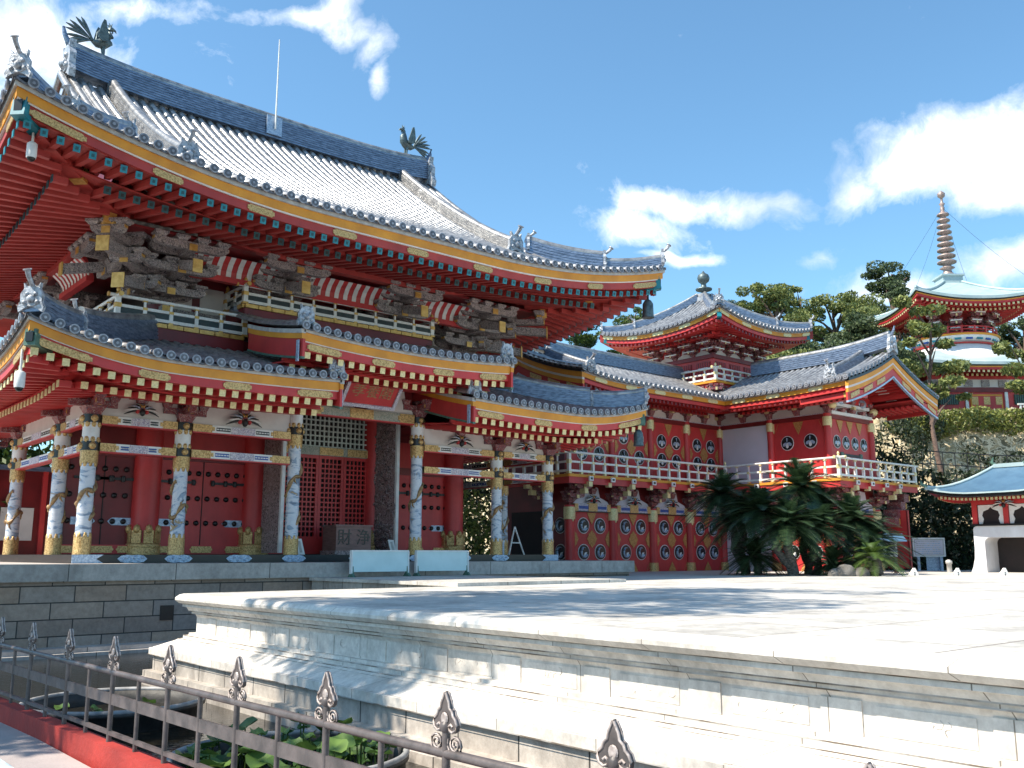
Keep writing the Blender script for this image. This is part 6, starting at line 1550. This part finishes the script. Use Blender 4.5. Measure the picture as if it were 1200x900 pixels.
# thin railing along the cliff path
cf = thing('path_railing', 'thin grey railing along the path halfway up the cliff', 'railing', at_depth(1120, 555, 47.6))
A_ = [at_depth(1052, 558, 47.2), at_depth(1092, 558, 47.2), at_depth(1150, 562, 46.9), at_depth(1215, 565, 46.7)]
for h_ in (.62, 1.25):
    mb = MB(); mb.tube([a + Z3 * h_ for a in A_], .028, 5, IRON); part('rail', mb, cf)
for i in range(13):
    q = i / 12 * 3; j = min(2, int(q)); p = A_[j].lerp(A_[j + 1], q - j); mb = MB(); mb.tube([p - Z3 * .3, p + Z3 * 1.25], .026, 5, IRON); part('post', mb, cf)
# ================================================================= cycads
def frond(mb, p, az, el, L, rr, mat, droop=1.):
    d = V3((math.cos(az), math.sin(az), 0)); pts = []; K = 9
    for k in range(K + 1):
        q = k / K; pts.append(V3(p) + d * L * (math.cos(el) * q + .12 * q * q) + Z3 * L * (math.sin(el) * q - droop * .55 * q * q))
    mb.tube(pts, [.022, .02, .018, .016, .014, .012, .01, .009, .007, .004], 4, mat)
    s = V3((-d.y, d.x, 0))
    for k in range(1, 31):
        q = .06 + .94 * k / 30; f = q * K; j = min(K - 1, int(f)); c = pts[j].lerp(pts[j + 1], f - j); tg = (pts[j + 1] - pts[j]).normalized(); up = s.cross(tg); w = L * .17 * math.sin(PI * min(1, .12 + q * .88)) ** .6
        for sg in (-1, 1):
            e = c + s * sg * w + tg * w * .55 + up * w * .35 * (-1 if up.z < 0 else 1) - Z3 * w * .25
            h = tg * L * .0135
            mb.add([c - h, c + h, e + h * .3, e - h * .3], [(0, 1, 2, 3)], mat)
def cycad(base, heads, lab, mat=CYC, L=1.35, nf=70, seed=1, group='cycads in the bed before the wing', r=.15):
    rr = random.Random(seed); t = thing('cycad', lab, 'cycad', base, group); b = V3(base)
    for (dl, dd, h) in heads:
        top = b + RT * dl + FW * dd + Z3 * h
        mb = MB(); n = max(4, int(h * 5)); pts = [b.lerp(top, i / n) + RT * .08 * math.sin(i) for i in range(n + 1)]; pts[-1] = top
        mb.tube(pts, [r * (1 + .12 * ((i % 2) * 2 - 1)) for i in range(n + 1)], 10, CBARK, True, False); part('trunk', mb, t)
        mb = MB()
        for i in range(nf):
            el = rad(82 - 108 * (i / nf) ** .85 + rr.uniform(-8, 8)); frond(mb, top, i * 2.399 + rr.uniform(-.2, .2), el, L * rr.uniform(.85, 1.12), rr, mat, rr.uniform(.6, 1.15))
        part('frond_crown', mb, t)
def cyb(px, d): q = LD((px - 600) / 1123. * d, d); return V3((q.x, q.y, -.8))
cycad(cyb(945, 36), [(-.1, 0, 3.35), (.7, .4, 2.5)], 'tallest cycad in the middle of the dark clump', seed=1, nf=74, L=1.6)
cycad(cyb(928, 33.5), [(-.1, 0, 1.85), (-.9, .5, 2.35)], 'two headed cycad with pale trunk at the front of the clump', seed=2, nf=74, L=1.55)
cycad(cyb(955, 34.2), [(.1, 0, 1.75)], 'cycad with bent pale trunk right of the front one', seed=3, nf=74, L=1.5)
cycad(cyb(990, 35.5), [(.3, 0, 2.1), (1., 0, 1.35)], 'cycad at the right of the clump against the red screen wall', seed=4, nf=74, L=1.5)
cycad(cyb(872, 35.5), [(-.1, 0, 2.2), (-.75, 0, 3.0)], 'leaning cycad at the left end of the clump', seed=5, nf=74, L=1.5)
cycad(cyb(885, 34.5), [(0, 0, .75)], 'low cycad at the foot of the left end of the clump', seed=6, nf=64, L=1.2)
cycad(cyb(975, 33.8), [(0, 0, .5)], 'low cycad by the rocks at the right foot of the clump', seed=7, nf=60, L=1.1)
cycad(cyb(1022, 33.), [(0, 0, .75)], 'young yellow green cycad beside the notice box', CYCY, 1.1, 34, 8, r=.26)
BEDR = pm('bed rock', (.22, .20, .18), (.10, .09, .08), 3, .9, 0, .8, 14)
for i, (px, s_, lab) in enumerate(((990, .35, 'large grey rock under the right cycads'), (1008, .28, 'small grey rock beside the young cycad'), (978, .25, 'low rock in front of the bed of cycads'))):
    q = cyb(px, 32.8); mb = MB(); mb.rings([[(q.x + s_ * 1.3 * math.sin(PI * (j + .05) / 6.1) * math.cos(2 * PI * k / 10) * (1 + .25 * mn.noise(V3((k, j, i)))), q.y + s_ * math.sin(PI * (j + .05) / 6.1) * math.sin(2 * PI * k / 10) * (1 + .25 * mn.noise(V3((k + 5, j, i)))), -.8 + s_ * .5 - s_ * .9 * math.cos(PI * (j + .05) / 6.1)) for k in range(10)] for j in range(7)], BEDR, True, True, True)
    solo('garden_rock', mb, lab, 'rock', (q.x, q.y, -.8), 'rocks in the cycad bed')
# shrub seen through the right aisle of the hall
q = on_y(556, 600, 34.0); bush('garden_shrub', 'bright leafy shrub seen through the open aisle of the hall', 'shrub', [((q.x, q.y, .3), (1.0, 1.0, 1.3)), ((q.x + .4, q.y, 2.), (1.1, 1.0, 1.3)), ((q.x - .3, q.y + .3, 1.2), (.9, .9, 1.4))], leafm('sunlit tone shrub leaves', (.30, .38, .10), (.05, .09, .02)), .13, 9, 300)  # leaf colour raised to look sunlit within the hall's shadow
bush('tall_hedge', 'tall dark hedge behind the bright shrub past the open aisle', 'hedge', [((27.5 + 1.3 * i, 37.5 + .5 * (i % 2), z), (1.3, 1., 1.4)) for i in range(-2, 4) for z in (.5, 2.4, 4.2)], BUSHD, .16, 10, 200)
mb = MB(); mb.box(-9, 19.5, 45.2, 45.4, -.6, 3.6, REDD); bwl = solo('boundary_wall', mb, 'red timber wall with cream panels behind the left aisle of the hall', 'wall', (0, 45.3, -.6))
for i in range(14):
    mb = MB(); mb.box(-8.3 + 2 * i, -7.0 + 2 * i, 45.14, 45.2, .6, 2.0, CREAM); part('cream_panel', mb, bwl)
    mb = MB(); mb.box(-8.75 + 2 * i, -8.55 + 2 * i, 45.05, 45.2, -.6, 3.6, RED); part('post', mb, bwl)
mb = MB(); mb.box(-9.2, 19.7, 44.9, 45.7, 3.6, 3.8, TILED); part('tile_coping', mb, bwl)
for i, (x, y, lab) in enumerate(((6., 48, 'shady tree behind the left side of the hall'), (9.0, 48.5, 'leafy tree far behind the left aisle of the hall'))):
    pine(V3((x, y, -.6)), 7.5, pads_rand(60 + i, 20, 3.2, .8, 7.2, 1.5, 1.1, .2), 'broadleaf_tree', lab, (0, 0), BROAD, 70 + i, 110, .24, r0=.3)
# overhanging tree left of the view, its leaves dapple the terrace
rr = random.Random(77); t = thing('garden_tree', 'tall spreading tree beside the pond whose shade falls on the terrace', 'tree', (-4.5, 13.2, -1.73))
mb = MB(); mb.tube([(-4.5, 13.2, -1.73), (-4.3, 13.3, 3), (-3.6, 13.4, 7), (-2.4, 13.5, 10.2)], [.4, .34, .27, .16], 10, BARK)
cr = MB()
for i in range(66):
    a = rr.uniform(0, 6.28); d = math.sqrt(rr.random()); c = V3((.6 + 5.2 * d * math.cos(a), 13.6 + 3.2 * d * math.sin(a), rr.uniform(10.8, 13.6)))
    if c.x > 2.2: c.z = max(c.z, 10.6 + .5 * (c.x - 2.2))
    mb.tube([(-2.4, 13.5, 10.2), (V3((-2.4, 13.5, 10.2)) + c) / 2 + Z3 * .3, c], [.1, .06, .02], 5, BARK); leaves(cr, rr, c, (1.0, 1.0, .5), 230, .13, BROAD)
part('trunk', mb, t); part('crown', cr, t)

rr = random.Random(78); t = thing('garden_tree', 'lower leafy tree left of the fence whose shade falls on the kerb', 'tree', (-4.2, 12.6, -1.73))
mb = MB(); mb.tube([(-4.2, 12.6, -1.73), (-4.1, 12.6, 1.5), (-3.6, 12.5, 4)], [.25, .2, .13], 10, BARK); cr = MB()
for i in range(40):
    a = rr.uniform(0, 6.28); d = math.sqrt(rr.random()); c = V3((-2.6 + 2.6 * d * math.cos(a), 12.4 + 2.6 * d * math.sin(a), rr.uniform(4.6, 7.4)))
    mb.tube([(-3.6, 12.5, 4), (V3((-3.6, 12.5, 4)) + c) / 2 + Z3 * .3, c], [.08, .05, .02], 5, BARK); leaves(cr, rr, c, (.8, .8, .5), 210, .11, BROAD)
part('trunk', mb, t); part('crown', cr, t)
# ================================================================= light and sky
S = V3((-.95, .3, 0)).normalized(); EL = rad(52); S = V3((S.x * math.cos(EL), S.y * math.cos(EL), math.sin(EL)))
sun = bpy.data.lights.new('sun', 'SUN'); sun.energy = 5.; sun.angle = rad(.55); sun.color = (1., .92, .79)
so = bpy.data.objects.new('sun', sun); COL.objects.link(so); so.rotation_euler = S.to_track_quat('Z', 'Y').to_euler(); so.location = (-30, 10, 60)
w = bpy.data.worlds.new('World'); scene.world = w; w.use_nodes = True; nt = w.node_tree
bgd = nt.nodes['Background']; sky = N(nt, 'ShaderNodeTexSky', sky_type='NISHITA'); sky.sun_disc = False; sky.sun_elevation = EL; sky.sun_rotation = math.atan2(S.x, S.y); sky.altitude = 50; sky.air_density = 1.; sky.dust_density = .6; sky.ozone_density = 1.6
tc = nt.nodes.new('ShaderNodeTexCoord'); D = tc.outputs['Generated']
def vm(op, a, b=None):
    n = N(nt, 'ShaderNodeVectorMath', operation=op)
    for i, v in enumerate((a, b)):
        if v is None: continue
        if isinstance(v, tuple) or isinstance(v, V3): n.inputs[i].default_value = tuple(v)
        else: nt.links.new(v, n.inputs[i])
    return n
def mm(op, *vals):
    n = N(nt, 'ShaderNodeMath', operation=op)
    for i, v in enumerate(vals):
        if isinstance(v, (int, float)): n.inputs[i].default_value = v
        else: nt.links.new(v, n.inputs[i])
    return n.outputs[0]
# wispy warp of the direction
nw = N(nt, 'ShaderNodeTexNoise'); nw.inputs['Scale'].default_value = 7; nw.inputs['Detail'].default_value = 4; nt.links.new(D, nw.inputs['Vector'])
wv = vm('SUBTRACT', nw.outputs['Color'], (.5, .5, .5)); wv2 = N(nt, 'ShaderNodeVectorMath', operation='SCALE'); nt.links.new(wv.outputs[0], wv2.inputs[0]); wv2.inputs['Scale'].default_value = .09
DW = vm('ADD', D, wv2.outputs[0]).outputs[0]
clouds = [ # px, py, half width, half height (photo pixels), strength, tilt
 (40, 40, 110, 50, .85, -8), (150, 5, 90, 22, .7, 0), (20, 95, 60, 30, .7, 0), (350, 4, 80, 16, .62, 8), (405, 28, 46, 26, .72, -35), (432, 62, 22, 40, .72, -30), (452, 108, 12, 34, .66, -8),
 (790, 222, 80, 22, .9, 0), (752, 258, 56, 30, .9, 0), (892, 234, 52, 22, .85, 0), (790, 291, 55, 10, .75, 0), (950, 308, 30, 12, .45, 0),
 (1135, 170, 92, 44, 1.05, 12), (1185, 212, 80, 30, .95, 0), (1005, 228, 34, 22, .6, 0), (1060, 202, 54, 32, .8, 0), (1200, 300, 66, 28, 1.0, 0), (1040, 345, 70, 26, .8, 0), (1150, 370, 90, 22, .7, 0), (930, 345, 40, 8, .35, 0), (690, 345, 60, 10, .3, 0)]
tot = None
for px, py, sw, shh, st, tl in clouds:
    c = ray(px, py).normalized(); a = RT * math.cos(rad(tl)) + (Z3 - c * c.z).normalized() * math.sin(rad(tl)); a = (a - c * a.dot(c)).normalized(); b = c.cross(a).normalized()
    d1 = mm('MULTIPLY', vm('DOT_PRODUCT', DW, a).outputs['Value'], F_PX / sw); d2 = mm('MULTIPLY', vm('DOT_PRODUCT', DW, b).outputs['Value'], F_PX / shh)
    r2 = mm('ADD', mm('MULTIPLY', d1, d1), mm('MULTIPLY', d2, d2)); front = mm('GREATER_THAN', vm('DOT_PRODUCT', D, c).outputs['Value'], 0.)
    g = mm('MULTIPLY', mm('MULTIPLY', mm('EXPONENT', mm('MULTIPLY', r2, -1.)), st), front); tot = g if tot is None else mm('MAXIMUM', tot, g)
n2 = N(nt, 'ShaderNodeTexNoise'); n2.inputs['Scale'].default_value = 13; n2.inputs['Detail'].default_value = 10; n2.inputs['Roughness'].default_value = .66; nt.links.new(DW, n2.inputs['Vector'])
cov = mm('ADD', tot, mm('MULTIPLY', mm('SUBTRACT', n2.outputs['Fac'], .5), 1.7))
cr_ = ramp(nt, [(.26, (0, 0, 0)), (.50, (.28, .28, .28)), (.85, (.9, .9, .9)), (1., (1, 1, 1))]); nt.links.new(cov, cr_.inputs[0])
n3 = N(nt, 'ShaderNodeTexNoise'); n3.inputs['Scale'].default_value = 9; n3.inputs['Detail'].default_value = 6; nt.links.new(DW, n3.inputs['Vector'])
cc = ramp(nt, [(.36, (4.7, 5.2, 5.9)), (.50, (7.0, 7.2, 7.5)), (.60, (9.2, 9.2, 9.1))]); nt.links.new(n3.outputs['Fac'], cc.inputs[0])
tint = mixc(nt, 1., sky.outputs[0], (.80, 1.09, 1.13), 'MULTIPLY')
outc = mixc(nt, cr_.outputs[0], tint, cc.outputs[0])
nt.links.new(outc, bgd.inputs['Color']); bgd.inputs['Strength'].default_value = .125
scene.view_settings.view_transform = 'Standard'; scene.view_settings.look = 'None'; scene.view_settings.exposure = 0.8; scene.view_settings.gamma = 1; scene.view_settings.use_curve_mapping = False
scene.cycles.max_bounces = 6; scene.cycles.diffuse_bounces = 3; scene.cycles.glossy_bounces = 3; scene.cycles.transparent_max_bounces = 4
scene.cycles.use_denoising = True
